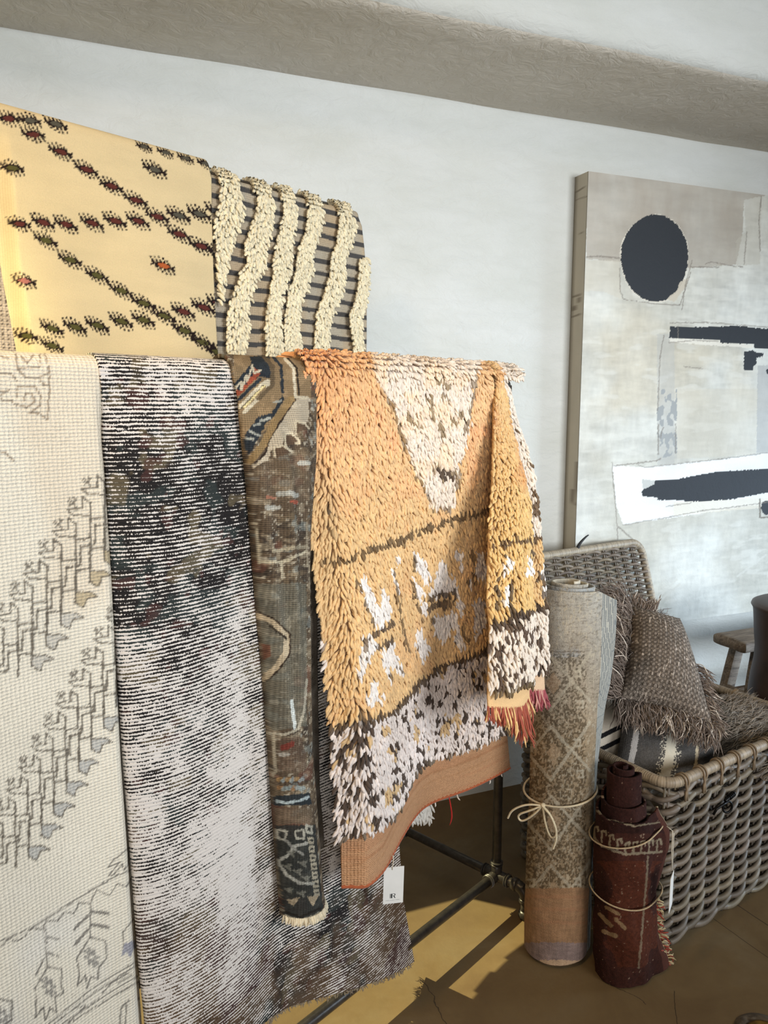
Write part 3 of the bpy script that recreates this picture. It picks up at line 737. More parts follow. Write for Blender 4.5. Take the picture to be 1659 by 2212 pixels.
rug_mesh('pile', P, uv, dk, mt, dst, .007, extra=cov)
# short warp fringe along its hem
g = np.random.default_rng(5); aa = np.sort(g.random(420)); ssv = Ld(.1) * (1 - aa) + Rd(.1) * aa
B = RW(ssv, nf_d(aa, zb_d(aa)) - .003, zb_d(aa) + .002)
strands('fringe', B, np.tile(-_up, (420, 1)) + g.normal(size=(420, 3)) * .3, np.tile(-_up, (420, 1)) + g.normal(size=(420, 3)) * .6, .012 + .008 * g.random(420), .0010, np.tile(lin((132, 116, 96)), (420, 1)), M_yarn, dst, seed=6)

# ---------------- dark tribal rug folded into a long half roll
trb = thing('tribal_rug', RW(-.8, .05, .38), 'narrow dark brown patterned rug folded into a long tube beside the orange shag rug', 'rug')
BN3 = .040
Lt = edge([(482, 762), (500, 785), (512, 850), (517, 905), (536, 1040), (556, 1250), (575, 1450), (587, 1650), (601, 1850), (613, 1990), (620, 2100)], BN3)
Rt = edge([(690, 762), (684, 900), (672, 1050), (660, 1250), (660, 1467), (664, 1600), (674, 1720), (687, 1883), (698, 1990), (704, 2100)], BN3)
zt3 = sz(656, 2002, BN3 + .055)[1]
def nf_t(a, z):
    k = sstep(1.556, 1.36, z)
    return BN3 + k * (.062 * np.sqrt(np.clip(1 - (2 * a - 1) ** 2, 0, 1)) - .012) + .006 * np.sin(a * 20 + z * 5) * k * sstep(.7, 1.2, z)
P, uv, A, v = drape(Lt, Rt, cz(zt3), nf_t, BAR_Z, BN3, 0, back=.9, step=.0022)
u_, v_ = uv.reshape(-1, 2).T
n1 = fbm(u_ * 22, v_ * 26, 81, 3); n2 = fbm(u_ * 60, v_ * 90, 85, 2)
base = np.tile(lin((84, 71, 57)), (len(u_), 1))
def pm(mask, colr):
    global base
    base = base * (1 - mask[:, None]) + lin(colr) * mask[:, None]
n9 = vn(u_ / .0042, v_ / .0038, 95)
pm(sstep(.5, .62, n1) * .5, (108, 94, 74)); pm(sstep(.60, .68, fbm(u_ * 42 + 4, v_ * 46, 88, 3)) * .6, (48, 43, 40)); pm(sstep(.62, .66, n2) * .35, (150, 138, 116)); pm(sstep(.80, .86, n9) * .6, (178, 168, 148)); pm(sstep(.25, .15, n9) * .6, (44, 38, 34))
pm(sstep(.66, .72, fbm(u_ * 25 + 9, v_ * 25, 90, 3)) * .4, (104, 62, 50)); pm(sstep(.66, .72, fbm(u_ * 55 + 19, v_ * 55, 92, 3)) * .45, (122, 126, 120))
pt = Paint(P.reshape(-1, 3), base, knot=3.0)
za = Z(460, 730, 4.254); zb2 = Z(460, 1250, 2.765)
NV, RD_, CR, TN, BR, GR = (38, 42, 46), (132, 66, 46), (178, 166, 142), (120, 100, 74), (84, 68, 54), (112, 110, 100)
A_ = pt
A_.poly(za([(190, 150), (900, 150), (900, 560), (740, 560), (230, 1120), (190, 700)]), TN)
A_.poly(za([(340, 170), (520, 170), (540, 380), (430, 350), (200, 520), (200, 420), (350, 240)]), NV)
A_.poly(za([(205, 550), (215, 470), (260, 490), (250, 410), (310, 430), (310, 330), (365, 360), (370, 260), (440, 330), (230, 540)]), RD_)
A_.line(za([(205, 470), (260, 400), (262, 470), (310, 340), (315, 400), (365, 250), (380, 320), (440, 300)]), 4, CR)
A_.line(za([(210, 590), (430, 380)]), 7, NV)
A_.line(za([(240, 640), (460, 420), (510, 400), (500, 480), (290, 680)]), 8, CR); A_.line(za([(270, 640), (470, 440)]), 5, (70, 62, 48))
for k in range(12): A_.line(za([(285 + 17 * k, 640 - 18 * k), (293 + 17 * k, 632 - 18 * k)]), 4, (196, 178, 130))
A_.line(za([(470, 170), (545, 260), (550, 430), (420, 560)]), 9, (88, 74, 56)); A_.line(za([(560, 180), (625, 260), (640, 500)]), 6, NV); A_.line(za([(660, 190), (740, 280), (760, 540), (870, 555)]), 6, CR); A_.line(za([(690, 190), (770, 280), (790, 520)]), 4, (40, 34, 28))
A_.poly(za([(300, 880), (420, 720), (540, 690), (640, 520), (660, 560), (560, 720), (480, 800), (400, 960), (330, 1080), (270, 980)]), NV)
for q in ([(340, 860), (430, 900)], [(300, 920), (370, 930)], [(440, 760), (520, 740)], [(560, 590), (620, 580)], [(380, 800), (430, 790)]): A_.line(za(q), 5, (150, 150, 140), .8)
A_.poly(za([(740, 560), (880, 560), (880, 780), (750, 780), (740, 880), (660, 880), (640, 1000), (560, 1000), (500, 1120), (360, 1210), (380, 1150), (480, 1060), (520, 960), (620, 780)]), (160, 148, 128))
A_.line(za([(760, 560), (620, 770), (520, 940), (480, 1060), (380, 1160)]), 4, (44, 34, 28)); A_.line(za([(720, 560), (570, 770), (450, 1000), (340, 1130)]), 16, (124, 102, 70))
for q in ([(760, 880), (760, 770), (840, 780), (880, 830)], [(670, 1000), (660, 890), (720, 870), (800, 960), (760, 970)], [(570, 1090), (560, 1010), (650, 990), (730, 1050), (700, 1070)]):
    A_.poly(za(q), BR); A_.line(za(q), 4, CR)
A_.poly(za([(390, 1200), (560, 1100), (880, 1000), (890, 1500), (320, 1500)]), (96, 82, 66), .55)
for q in ([(800, 1150), (880, 1150)], [(600, 1430), (690, 1430)], [(500, 1560), (600, 1560)], [(700, 1420), (770, 1450)]): A_.line(za(q), 10, (158, 156, 146), .8)
A_.line(za([(720, 1500), (770, 1510)]), 7, (150, 80, 62), .9); A_.line(za([(500, 1460), (560, 1470)]), 7, (150, 100, 80), .8)
A_.line(za([(385, 1700), (420, 1900), (430, 2060), (640, 2060), (860, 1960)]), 6, (160, 150, 128)); A_.line(za([(630, 2070), (640, 2200)]), 6, (160, 150, 128)); A_.line(za([(860, 1700), (870, 2100)]), 4, (132, 122, 104), .8)
for k in range(6): A_.line(za([(560 + 55 * k, 1960 - 8 * k), (580 + 55 * k, 1955 - 8 * k)]), 8, (150, 140, 118), .7)
A_.poly(zb2([(250, 30), (560, 30), (560, 880), (360, 910), (330, 870), (290, 560)]), (104, 102, 90), .6)
A_.line(zb2([(265, 220), (350, 250), (440, 330), (440, 440), (370, 540), (300, 600)]), 13, (168, 152, 126)); A_.line(zb2([(275, 200), (365, 240), (460, 330), (460, 450), (380, 560), (310, 620)]), 3.5, (50, 40, 32))
A_.poly(zb2([(285, 380), (340, 400), (350, 460), (300, 490)]), (96, 66, 52))
for k in range(9): A_.line(zb2([(330 + 12 * k, 270 + 9 * k), (344 + 12 * k, 290 + 9 * k)]), 3, (50, 42, 34))
A_.line(zb2([(470, 730), (490, 890)]), 7, (186, 190, 184)); A_.line(zb2([(340, 925), (430, 930), (510, 900), (545, 790), (560, 600)]), 5, (156, 148, 130)); A_.line(zb2([(360, 930), (375, 1150), (345, 1190)]), 6, (150, 140, 120))
A_.poly(zb2([(385, 960), (520, 940), (560, 1060), (560, 1150), (390, 1150)]), (86, 70, 58), .7); A_.line(zb2([(420, 1010), (470, 990)]), 13, (112, 46, 38), .8); A_.line(zb2([(400, 1050), (450, 1050)]), 8, (158, 152, 140), .8)
for k in range(6): A_.line(zb2([(390 + 26 * k, 1200 + 8 * (k % 2)), (405 + 26 * k, 1196)]), 9, (142, 150, 148) if k % 2 else (150, 118, 76), .7); A_.line(zb2([(395 + 26 * k, 1250 + 8 * (k % 2)), (410 + 26 * k, 1250)]), 9, (130, 140, 138) if k % 3 else (146, 108, 70), .7)
A_.poly(zb2([(350, 1300), (580, 1280), (590, 1350), (360, 1360)]), (40, 44, 46)); A_.line(zb2([(380, 1330), (440, 1340), (520, 1325), (570, 1305)]), 6, (150, 160, 160))
A_.poly(zb2([(360, 1370), (590, 1370), (600, 1460), (370, 1470)]), (98, 84, 68), .8)
A_.poly(zb2([(365, 1475), (610, 1470), (660, 1990), (660, 2040), (430, 2040), (390, 1700)]), (44, 46, 44), .92)
for q in ([(385, 1500), (440, 1510), (430, 1560), (390, 1550)], [(490, 1510), (540, 1500), (545, 1550), (500, 1555)], [(555, 1470), (590, 1480), (590, 1520), (560, 1510)]): A_.line(zb2(q + q[:1]), 4.5, (150, 146, 132))
for k in range(7):
    y = 1545 + 52 * k; A_.poly(zb2([(563 + 6 * k, y), (600 + 6 * k, y - 4), (604 + 6 * k, y + 38), (569 + 6 * k, y + 42)]), (142, 134, 116)); A_.line(zb2([(580 + 6 * k, y + 18), (592 + 6 * k, y + 18)]), 4, (40, 40, 38))
A_.line(zb2([(390, 1690), (450, 1650), (480, 1600), (560, 1580)]), 6, (150, 148, 138)); A_.line(zb2([(395, 1700), (440, 1770), (520, 1820), (600, 1820)]), 6, (142, 140, 130)); A_.line(zb2([(430, 1560), (480, 1610), (540, 1650)]), 5, (136, 134, 126), .8)
for x, y in ((450, 1720), (510, 1750), (470, 1640), (540, 1700), (560, 1790), (460, 1860), (530, 1880)): A_.ell(460 + x / 2.765, 1250 + y / 2.765, 7, 6, (108, 106, 96), .8, .3)
for q in ([(440, 1920), (480, 1960), (520, 1900)], [(560, 1900), (600, 1960), (630, 1890)]): A_.poly(zb2(q), (140, 126, 104))
A_.line(zb2([(430, 1990), (520, 2020), (640, 1970)]), 5, (36, 32, 28)); A_.line(zb2([(430, 2015), (520, 2045), (650, 1995)]), 5, (148, 140, 122))
hid = (A_.y > 760) & (n2 > .57); A_.c[hid] *= 1.25
rug_mesh('folded_tube', P, uv, pt.c, M_worn, trb, .007)
P, uv, A, v = drape(lambda z: Lt(z) + .05, edge([(700, 762), (690, 1000), (682, 1250), (684, 1467), (688, 1700), (697, 1800), (700, 1990)], .03), cz(zt3 + .10), lambda a, z: 0 * a + .034, BAR_Z, .033, 0, back=.6, step=.004)
u_, v_ = uv.reshape(-1, 2).T
c = lin((84, 76, 66)) * (.55 + .9 * fbm(u_ * 30, v_ * 40, 12, 3))[:, None]
pt = Paint(P.reshape(-1, 3), c, knot=2); pt.line([(668, 1250), (672, 1700)], 4, (140, 132, 118), .8)
rug_mesh('inner_fold', P, uv, pt.c, M_worn, trb, .006)
g = np.random.default_rng(8); aa = np.linspace(0.01, .99, 90)
B = RW(Lt(zt3) * (1 - aa) + Rt(zt3) * aa, nf_t(aa, np.full(90, zt3)), zt3 + .004)
strands('fringe', B, np.tile(-_up, (90, 1)) + RN * .3 + g.normal(size=(90, 3)) * .2, np.tile(-_up, (90, 1)) + g.normal(size=(90, 3)) * .35, .018, .0028, np.tile(lin((206, 192, 164)), (90, 1)) * (1 + .2 * g.normal(size=(90, 1)).clip(-1, 1)), M_yarn, trb, seed=9)

# ---------------- orange shag rug
shg = thing('orange_shag_rug', RW(-.4, 0, .44), 'peach-orange shaggy rug with a white V pattern on the right of the front bar', 'rug')
SR = .034
Lsg = edge([(676, 770), (682, 1000), (690, 1200), (696, 1500), (700, 1700), (706, 1930)], .05); Rsg = edge([(1062, 770), (1080, 1000), (1086, 1300), (1088, 1580), (1096, 1665)], .05)
hemxy = [(703, 1926), (727, 1938), (776, 1929), (827, 1892), (851, 1841), (878, 1793), (905, 1751), (929, 1733), (987, 1715), (1032, 1697), (1097, 1663)]
HZ = .465
hq = np.array([(on_floor(x, y, HZ) - POST) for x, y in hemxy]); hs, hn = hq @ RD, hq @ RN
o_ = np.argsort(hs); hs, hn = hs[o_], hn[o_]; k_ = np.ones(3) / 3
hsf = np.linspace(hs[0], hs[-1], 60); hnf = np.convolve(np.pad(np.interp(hsf, hs, hn), 4, 'edge'), np.ones(9) / 9, 'valid')
def nf_s(a, z, L=Lsg, R=Rsg):
    s = L(z) * (1 - a) + R(z) * a
    w = sstep(1.45, .62, z)
    return SR + .012 * sstep(1.58, 1.3, z) + (np.interp(s, hsf, hnf) - SR - .012) * w - .022 * sstep(.06, 0, a) * sstep(1.58, 1.5, z)
PEACH, ORNG, WHT, DRK, OLI, YEL = (218, 176, 128), (212, 150, 96), (222, 205, 186), (84, 68, 54), (150, 122, 82), (212, 178, 124)

z7 = Z(640, 700, 2.765); z5 = Z(660, 1150, 2.86)
def shag_main_colour(B, g):
    x, y = trace(B); x = x + g.normal(size=len(x)) * 2.0; y = y + g.normal(size=len(x)) * 2.5
    pt = Paint(B, PEACH); pt.x, pt.y = x, y
    w = vn(x / 60, y / 70, 2); w2 = vn(x / 28, y / 34, 5)
    t = np.clip((820 - x) / 150, 0, 1) * np.clip((1100 - y) / 330, 0, 1)
    pt.c = pt.c * (1 - .85 * t[:, None]) + lin(ORNG) * .85 * t[:, None]  # warm light on the upper left, mixed into the pile as deeper orange
    t = (sstep(.62, .85, w2) * .6)[:, None]; pt.c = pt.c * (1 - t) + lin((222, 164, 118)) * t
    t = (sstep(900, 1150, y) * .55)[:, None]; pt.c = pt.c * (1 - t) + lin(YEL) * t
    V_ = z7([(340, 60), (430, 250), (510, 400), (590, 560), (640, 760), (740, 940), (790, 1075), (930, 1075), (945, 900), (985, 700), (1040, 400), (1060, 270), (1040, 120), (500, 40)])
    mV = pt.inside(V_); pt.c[mV] = lin(WHT)
    tt = (sstep(.55, .8, vn(x / 34, y / 30, 8)) * .5)[:, None]; pt.c = np.where(mV[:, None], pt.c * (1 - tt) + lin((232, 200, 160)) * tt, pt.c)
    for q in ([(500, 390), (580, 540), (625, 720)], [(650, 790), (690, 860), (740, 950), (770, 1000)], [(1050, 280), (1030, 420), (985, 620)], [(955, 790), (935, 960)], [(800, 1085), (900, 1075)]): pt.line(z7(q), 6, (120, 96, 66), .8)
    for q in ([(820, 810), (850, 870), (900, 875), (920, 840)], [(770, 390), (790, 540)], [(850, 390), (880, 420)], [(640, 500), (670, 560)], [(700, 570), (730, 600)], [(830, 560), (850, 640)], [(900, 560), (960, 500)], [(830, 300), (900, 350)]): pt.line(z7(q), 9, (136, 112, 78), .85)
    for q in ([(820, 840), (870, 880), (910, 870)],): pt.line(z7(q), 9, DRK)
    pt.line(z7([(180, 1395), (290, 1362), (420, 1310), (600, 1250), (740, 1190), (860, 1150), (1000, 1110), (1180, 1075)]), 12, (104, 82, 56), .95)
    W2 = lambda q: pt.poly(z5(q), (226, 216, 206))
    D2 = lambda q, w=6, c=DRK: pt.line(z5(q), w, c, .9)
    for q in ([(300, 250), (340, 230), (385, 330), (440, 500), (405, 545), (350, 420)], [(440, 290), (505, 420), (480, 510), (430, 560), (390, 520), (420, 440)], [(490, 190), (510, 180), (550, 300), (535, 350)], [(540, 110), (560, 180), (530, 190)],
              [(810, 130), (840, 140), (900, 310), (880, 350), (730, 345), (760, 290)], [(630, 90), (670, 100), (730, 170), (750, 300), (710, 270), (660, 180)], [(635, 250), (660, 250), (740, 450), (700, 490)], [(750, 500), (900, 445), (920, 520), (830, 660), (770, 570)],
              [(890, 470), (930, 560), (985, 690), (905, 690), (900, 560)], [(650, 580), (690, 560), (745, 690), (690, 790), (660, 670)], [(1025, 95), (1100, 80), (1095, 250), (1040, 260)], [(1015, 390), (1085, 350), (1085, 560), (1020, 650)], [(990, 230), (1020, 300), (1010, 370)],
              [(335, 590), (380, 570), (410, 670), (350, 760), (320, 880), (300, 830)], [(430, 690), (530, 625), (520, 700), (585, 830), (560, 860), (500, 790), (490, 880), (440, 780)], [(385, 870), (445, 970), (440, 1010), (340, 1035), (370, 950)], [(890, 90), (930, 60), (960, 200), (930, 190)], [(880, 240), (910, 250), (960, 480), (930, 470)]): W2(q)
    for q in ([(730, 370), (820, 345), (895, 335)], [(730, 440), (800, 410), (890, 395)], [(385, 590), (440, 560), (500, 530)], [(410, 665), (480, 640), (525, 615)]): D2(q, 11)
    for q in ([(280, 260), (340, 380), (390, 520)], [(515, 190), (545, 400), (600, 680)], [(640, 110), (660, 230)], [(620, 260), (690, 480)], [(1005, 100), (1030, 280)], [(345, 600), (345, 740)], [(760, 500), (770, 600)], [(985, 240), (1000, 420)], [(490, 840), (510, 920)], [(560, 840), (540, 760)], [(650, 650), (655, 740)], [(960, 560), (975, 640)]): D2(q, 5, (110, 88, 62))
    L2 = z5([(60, 1195), (150, 1180), (270, 1140), (500, 1080), (590, 1000), (650, 920), (740, 850), (820, 800), (950, 750), (1110, 690)])
    yl = np.interp(x, [p[0] for p in L2], [p[1] for p in L2]); low = y > yl
    sp = (vn(x / 6.5, y / 15, 21) > .69)
    cz_ = np.where(sp[:, None], lin((74, 60, 50)), lin((222, 208, 198)) * (1 - .15 * vn(x / 20, y / 30, 4))[:, None])
    cz_ = np.where(((vn(x / 12, y / 22, 25) > .80))[:, None], lin((196, 164, 120)), cz_)
    pt.c = np.where(low[:, None], cz_, pt.c)
    pt.line(L2, 13, (84, 66, 48), .95)
    lf = low | (y > 1350); m = lf & (x < 712); mm = m & (vn(x / 8, y / 16, 31) > .66); pt.c[mm] = lin((160, 140, 122)); m2 = m & (y < 1560) & (vn(x / 14, y / 26, 33) > .5); pt.c[m2] = lin((226, 212, 200))
    pt.line(np.array(PILE_END) - [0, 6], 9, (92, 76, 56), .9)
    pt.line(z7([(190, 1060), (205, 1110)]), 8, DRK); pt.line(z7([(195, 1160), (205, 1200)]), 8, (110, 84, 56))
    return pt.c
PILE_END = [(690, 1816), (703, 1816), (742, 1813), (821, 1783), (857, 1743), (890, 1670), (917, 1643), (1002, 1619), (1086, 1584), (1120, 1575)]

def tufts(name, P, A, keep, colour, seed, row=.0105, acr=.0064, L=.028, r=.0034, parent=shg, side_pull=1.0, over=None):
    """knotted pile: rows of yarn ends on a surface patch P (nu,nv,3)"""
    g = np.random.default_rng(seed)
    dU = np.gradient(P, axis=0); dV = np.gradient(P, axis=1)
    lv = np.linalg.norm(dV, axis=2).mean(0); cv = np.concatenate([[0], np.cumsum(lv)[:-1]])
    lu = np.linalg.norm(dU, axis=2).mean(1); cu = np.concatenate([[0], np.cumsum(lu)[:-1]])
    I = []; J = []
    rows = np.arange(0, cv[-1], row)
    for k, rv in enumerate(rows):
        c = np.arange(0, cu[-1], acr); c = c + g.normal(size=len(c)) * acr * .18 + (k % 2) * acr * .5
        i = np.interp(c, cu, np.arange(len(cu))); j = np.interp(rv + g.normal(size=len(c)) * row * .16, cv, np.arange(len(cv)))
        I.append(i); J.append(j)
    I = np.concatenate(I).clip(0, P.shape[0] - 1.001); J = np.concatenate(J).clip(0, P.shape[1] - 1.001)
    i0 = I.astype(int); j0 = J.astype(int); fi = (I - i0)[:, None]; fj = (J - j0)[:, None]
    S = lambda X: (X[i0, j0] * (1 - fi) + X[i0 + 1, j0] * fi) * (1 - fj) + (X[i0, j0 + 1] * (1 - fi) + X[i0 + 1, j0 + 1] * fi) * fj
    B = S(P); tu = S(dU); tv = S(dV)
    tu /= np.linalg.norm(tu, axis=1, keepdims=True); tv /= np.linalg.norm(tv, axis=1, keepdims=True)
    nn = np.cross(tv, tu)
    nn *= np.sign((nn * (RN + .8 * _up)).sum(1, keepdims=True))
    a = I / (P.shape[0] - 1)
    m = keep(B, a)
    B, tu, tv, nn, a = B[m], tu[m], tv[m], nn[m], a[m]; N = len(B)
    dirv = tv * np.sign(-(tv[:, 2:3]) + .6 * np.maximum(0, nn[:, 2:3])); dirv = np.where(nn[:, 2:3] > .97, tv, dirv)
    dirv = np.where(((tv * RN).sum(1, keepdims=True) < -.2), -tv, np.where(tv[:, 2:3] > .2, -tv, tv))
    sp = (sstep(.10, 0, a) * -1 + sstep(.93, 1, a))[:, None] * side_pull
    lock = vn(B @ RD / .02, B[:, 2] / .03, seed)[:, None] - .5
    d0 = nn * .9 + dirv * .55 + tu * (sp * .9 + .3 * lock) + g.normal(size=(N, 3)) * .10
    d1 = dirv * 1.0 + nn * (.05 + .22 * g.random((N, 1))) + tu * (sp * .5 + .8 * lock + .16 * g.normal(size=(N, 1)))
    col = colour(B, g) * (1 + .20 * (g.random((N, 1)) - .5))
    strands(name, B, d0, d1, L * (1 + .35 * (g.random(N) - .5)), r * (1 + .3 * (g.random(N) - .5)), col, M_yarn, parent, rings=6, sides=5, wav=.075, seed=seed + 1, tip=.4, mid=1.2)

zbs = lambda a: np.full_like(np.asarray(a, float), HZ)
P, uv, A, v = drape(Lsg, Rsg, zbs, nf_s, BAR_Z + .012, SR, 0, back=.85, step=.004)
u_, v_ = uv.reshape(-1, 2).T
c = np.tile(lin((206, 160, 116)), (len(u_), 1)) * (.9 + .25 * vn(u_ * 3, v_ * 70, 3))[:, None]
pt = Paint(P.reshape(-1, 3), c); ye = np.interp(pt.x, [p[0] for p in PILE_END], [p[1] for p in PILE_END])
st = sstep(.45, .6, vn(u_ * 2, (v_ + .0) * 90, 5))[:, None]
pt.c = np.where((pt.y > ye)[:, None], lin((192, 142, 104)) * (1 - .3 * st) + lin((200, 160, 120)) * .3 * st, lin((170, 130, 92)))
pt.line(np.array(hemxy) - [0, 62], 4, (150, 96, 56), .3); pt.line(np.array(hemxy) - [0, 44], 3, (170, 120, 76), .25)
rug_mesh('flat_woven_base', P, uv, pt.c, M_hem, shg, .006)
zn = P[..., 2]; front = slice(0, None)
nv_back = int(np.argmax(uv[0, :, 1] > -.075))
Pf = P[:, nv_back:]
def keep_main(B, a):
    x, y = trace(B); return y < np.interp(x, [p[0] for p in PILE_END], [p[1] for p in PILE_END]) - 8
tufts('pile', Pf, A, keep_main, shag_main_colour, 101)
# whipped rust edge of the hem
g = np.random.default_rng(3); G = Geo()
aa = np.linspace(0, 1, 140); zz_ = np.full(140, HZ)
HP = RW(Lsg(zz_) * (1 - aa) + Rsg(zz_) * aa, nf_s(aa, zz_) - .002, zz_)
G.tube(HP + .0009 * np.sin(np.arange(140) * 2.4)[:, None] * _up, .0042 + .0010 * np.sin(np.arange(140) * 2.4), 7, c=lin((158, 84, 52)))
G.obj('rust_edge', M_yarn, shg)
# a few loose threads, one long red one
thr = np.array([.66, .70, .88, .95, .60]); zt_ = np.full(5, HZ)
B = RW(Lsg(zt_) * (1 - thr) + Rsg(zt_) * thr, nf_s(thr, zt_) - .006, zt_)
LTH_ = np.array([.082, .03, .02, .018, .02]); LCO = lin(np.array([(170, 36, 28), (220, 200, 180), (226, 214, 200), (226, 214, 200), (226, 214, 200)]))
for q in range(5):
    o = strands('loose_thread', B[q:q + 1], -_up[None] + g.normal(size=(1, 3)) * .1, -_up[None] + g.normal(size=(1, 3)) * .25, LTH_[q:q + 1], .0019, LCO[q:q + 1], M_yarn, shg, rings=8, wav=.06, seed=4 + q)
    if q == 0: o['label'] = 'long red loose thread'
# the pale back fall showing under the hem
bkP = [(872, 1796), (893, 1790), (925, 1762), (950, 1742), (975, 1728)]
g = np.random.default_rng(12); B = []
for x, y in [(868 + 62 * g.random(), 1764 - 30 * g.random()) for _ in range(260)]:
    q = on_plane(x, y, POST - RN * .045, RN); B.append(q)
B = np.array(B); nB = len(B)
strands('back_pile', B, np.tile(-_up - RN * .2, (nB, 1)) + g.normal(size=(nB, 3)) * .3, np.tile(-_up, (nB, 1)) + g.normal(size=(nB, 3)) * .3, .03, .0034, np.tile(lin((196, 190, 180)), (nB, 1)), M_yarn, shg, seed=13)

# side falls, swung forward at the bar end: two strips
sd_n = lambda z: np.interp(z, [.6, .72, 1.0, 1.3, 1.5, 1.56], [.30, .285, .235, .125, .055, .035])
def edge_n(pts, nfz):
    """edge on a fall whose stand-off changes with height"""
    out = []
    for x, y in pts:
        n = .1
        for _ in range(30): n = .5 * n + .5 * float(nfz(sz(x, y, n)[1]))
        s_, z_ = sz(x, y, n); out.append((z_, s_))
    out.sort(); zz = np.array([o[0] for o in out]); ss = np.array([o[1] for o in out])
    return lambda z: np.interp(z, zz, ss)
E1 = edge_n([(1068, 792), (1068, 830), (1066, 920), (1062, 1062), (1056, 1152), (1052, 1300), (1054, 1500), (1056, 1560)], sd_n)
E2 = edge_n([(1076, 795), (1086, 850), (1094, 905), (1115, 1003), (1136, 1080), (1140, 1160), (1141, 1300), (1143, 1460), (1146, 1560)], sd_n)
E3 = edge_n([(1098, 800), (1109, 815), (1126, 878), (1146, 976), (1157, 1082), (1163, 1141), (1175, 1240), (1184, 1360), (1191, 1470), (1197, 1560)], lambda z: sd_n(z) - .02)
def flecks(x, y, k=.6): return vn(x / 6.5, y / 14, 41) > k + .05
def side_colour(second):
    def f(B, g):
        x, y = trace(B); x = x + g.normal(size=len(x)) * 2; y = y + g.normal(size=len(x)) * 2.5
        pt = Paint(B, (212, 174, 122)); pt.x, pt.y = x, y
        if not second:
            t = (sstep(.5, .8, vn(x / 16, y / 60, 3)) * .8 * (y < 1060))[:, None]; pt.c = pt.c * (1 - t) + lin((196, 132, 88)) * t
            t = sstep(900, 1150, y)[:, None] * .5; pt.c = pt.c * (1 - t) + lin((222, 184, 116)) * t
        else:
            m = y < 1150; pt.c[m] = lin((222, 206, 188)); mm = m & (vn(x / 7, y / 22, 7) > .74); pt.c[mm] = lin((112, 90, 68))
        pt.line([(1040, 1176), (1090, 1166), (1140, 1158), (1175, 1148)], 11, (96, 74, 54), .95)
        for q in ([(1088, 1195), (1100, 1200), (1086, 1240), (1074, 1250)], [(1080, 1262), (1098, 1252), (1090, 1300), (1078, 1305)], [(1132, 1190), (1146, 1200), (1140, 1240), (1128, 1232)], [(1160, 1210), (1175, 1215), (1180, 1290), (1168, 1280)]): pt.poly(q, (240, 232, 222))
        for q in ([(1082, 1188), (1092, 1195)], [(1074, 1240), (1068, 1300)], [(1138, 1180), (1144, 1192)], [(1160, 1230), (1172, 1290)], [(1100, 1245), (1092, 1310)]): pt.line(q, 7, DRK, .9)
        yl = np.interp(x, [1040, 1110, 1160, 1200], [1345, 1322, 1305, 1302]); low = y > yl
        cc = np.where(flecks(x, y)[:, None], lin((92, 74, 60)), lin((222, 206, 188)))
        pt.c = np.where(low[:, None], cc, pt.c)
        pt.line([(1040, 1345), (1110, 1322), (1160, 1305), (1200, 1302)], 13, (72, 56, 44), .95)
        if second: pt.line([(1145, 1452), (1205, 1446)], 14, (64, 52, 44), 1)
        else: pt.line([(1045, 1492), (1100, 1486), (1135, 1470), (1160, 1452)], 15, (104, 84, 56), .95)
        return pt.c
    return f
def side_fall(Lf, Rf, dn, endline, hempts, second, nm, seed, frc):
    zb_s = lambda a: np.array([0.0]) + np.interp(a, [0, 1], [0, 0]) + zlow
    n_ = lambda a, z: sd_n(z) + dn + .022 * np.sin(np.clip(a, 0, 1) * math.pi) * sstep(1.5, 1.3, z) - (.05 * sstep(.5, 1, a) if second else 0)
    zs_ = [];
    for x, y in hempts:
        n = .25
        for _ in range(25): n = .5 * n + .5 * float(sd_n(sz(x, y, n)[1]) + dn)
        zs_.append(sz(x, y, n)[1])
    zb_s = lambda a: np.interp(a, np.linspace(0, 1, len(zs_)), zs_)
    P, uv, A, v = drape(Lf, Rf, zb_s, n_, BAR_Z + .010, .034, 0, back=.5, step=.0035)
    u_, v_ = uv.reshape(-1, 2).T
    pt = Paint(P.reshape(-1, 3), (196, 156, 108)); ex = np.array(endline); ye = np.interp(pt.x, ex[:, 0], ex[:, 1])
    st = vn(u_ * 3, v_ * 80, 6)[:, None]
    pt.c = np.where((pt.y > ye)[:, None], lin((218, 178, 128) if not second else (206, 172, 138)) * (.88 + .24 * st), pt.c)
    rug_mesh(nm + '_base', P, uv, pt.c, M_cloth, shg, .005)
    k0 = int(np.argmax(uv[0, :, 1] > -.06))
    tufts(nm + '_pile', P[:, k0:], A, lambda B, a: (lambda x, y: y < np.interp(x, ex[:, 0], ex[:, 1]) - 4)(*trace(B)), side_colour(second), seed, side_pull=.25, L=.027)
    g = np.random.default_rng(seed + 5); N = 150; aa = np.sort(g.random(N)); zq = zb_s(aa)
    B = RW(Lf(zq) * (1 - aa) + Rf(zq) * aa, n_(aa, zq) - .002, zq + .003)
    Lh, cols = frc(aa, g)
    strands(nm + '_fringe', B, np.tile(-_up, (N, 1)) + g.normal(size=(N, 3)) * .15 + RN * .1, np.tile(-_up, (N, 1)) + g.normal(size=(N, 3)) * .25, Lh, .0021, cols, M_yarn, shg, rings=8, wav=.05, seed=seed + 6, tip=.25)
def fr_a(a, g):
    L = np.interp(a, [0, .3, .55, .75, .8, 1], [.035, .05, .085, .10, .06, .045]) * (1 + .3 * (g.random(len(a)) - .5))
    c = np.where((g.random(len(a)) < np.interp(a, [0, .8, 1], [.2, .25, .8]))[:, None], lin((226, 186, 126)), lin((158, 80, 60)))
    return L, c
def fr_b(a, g): return .050 * (1 + .4 * (g.random(len(a)) - .5)), np.where((g.random(len(a)) < .2)[:, None], lin((196, 142, 126)), lin((150, 70, 74)))
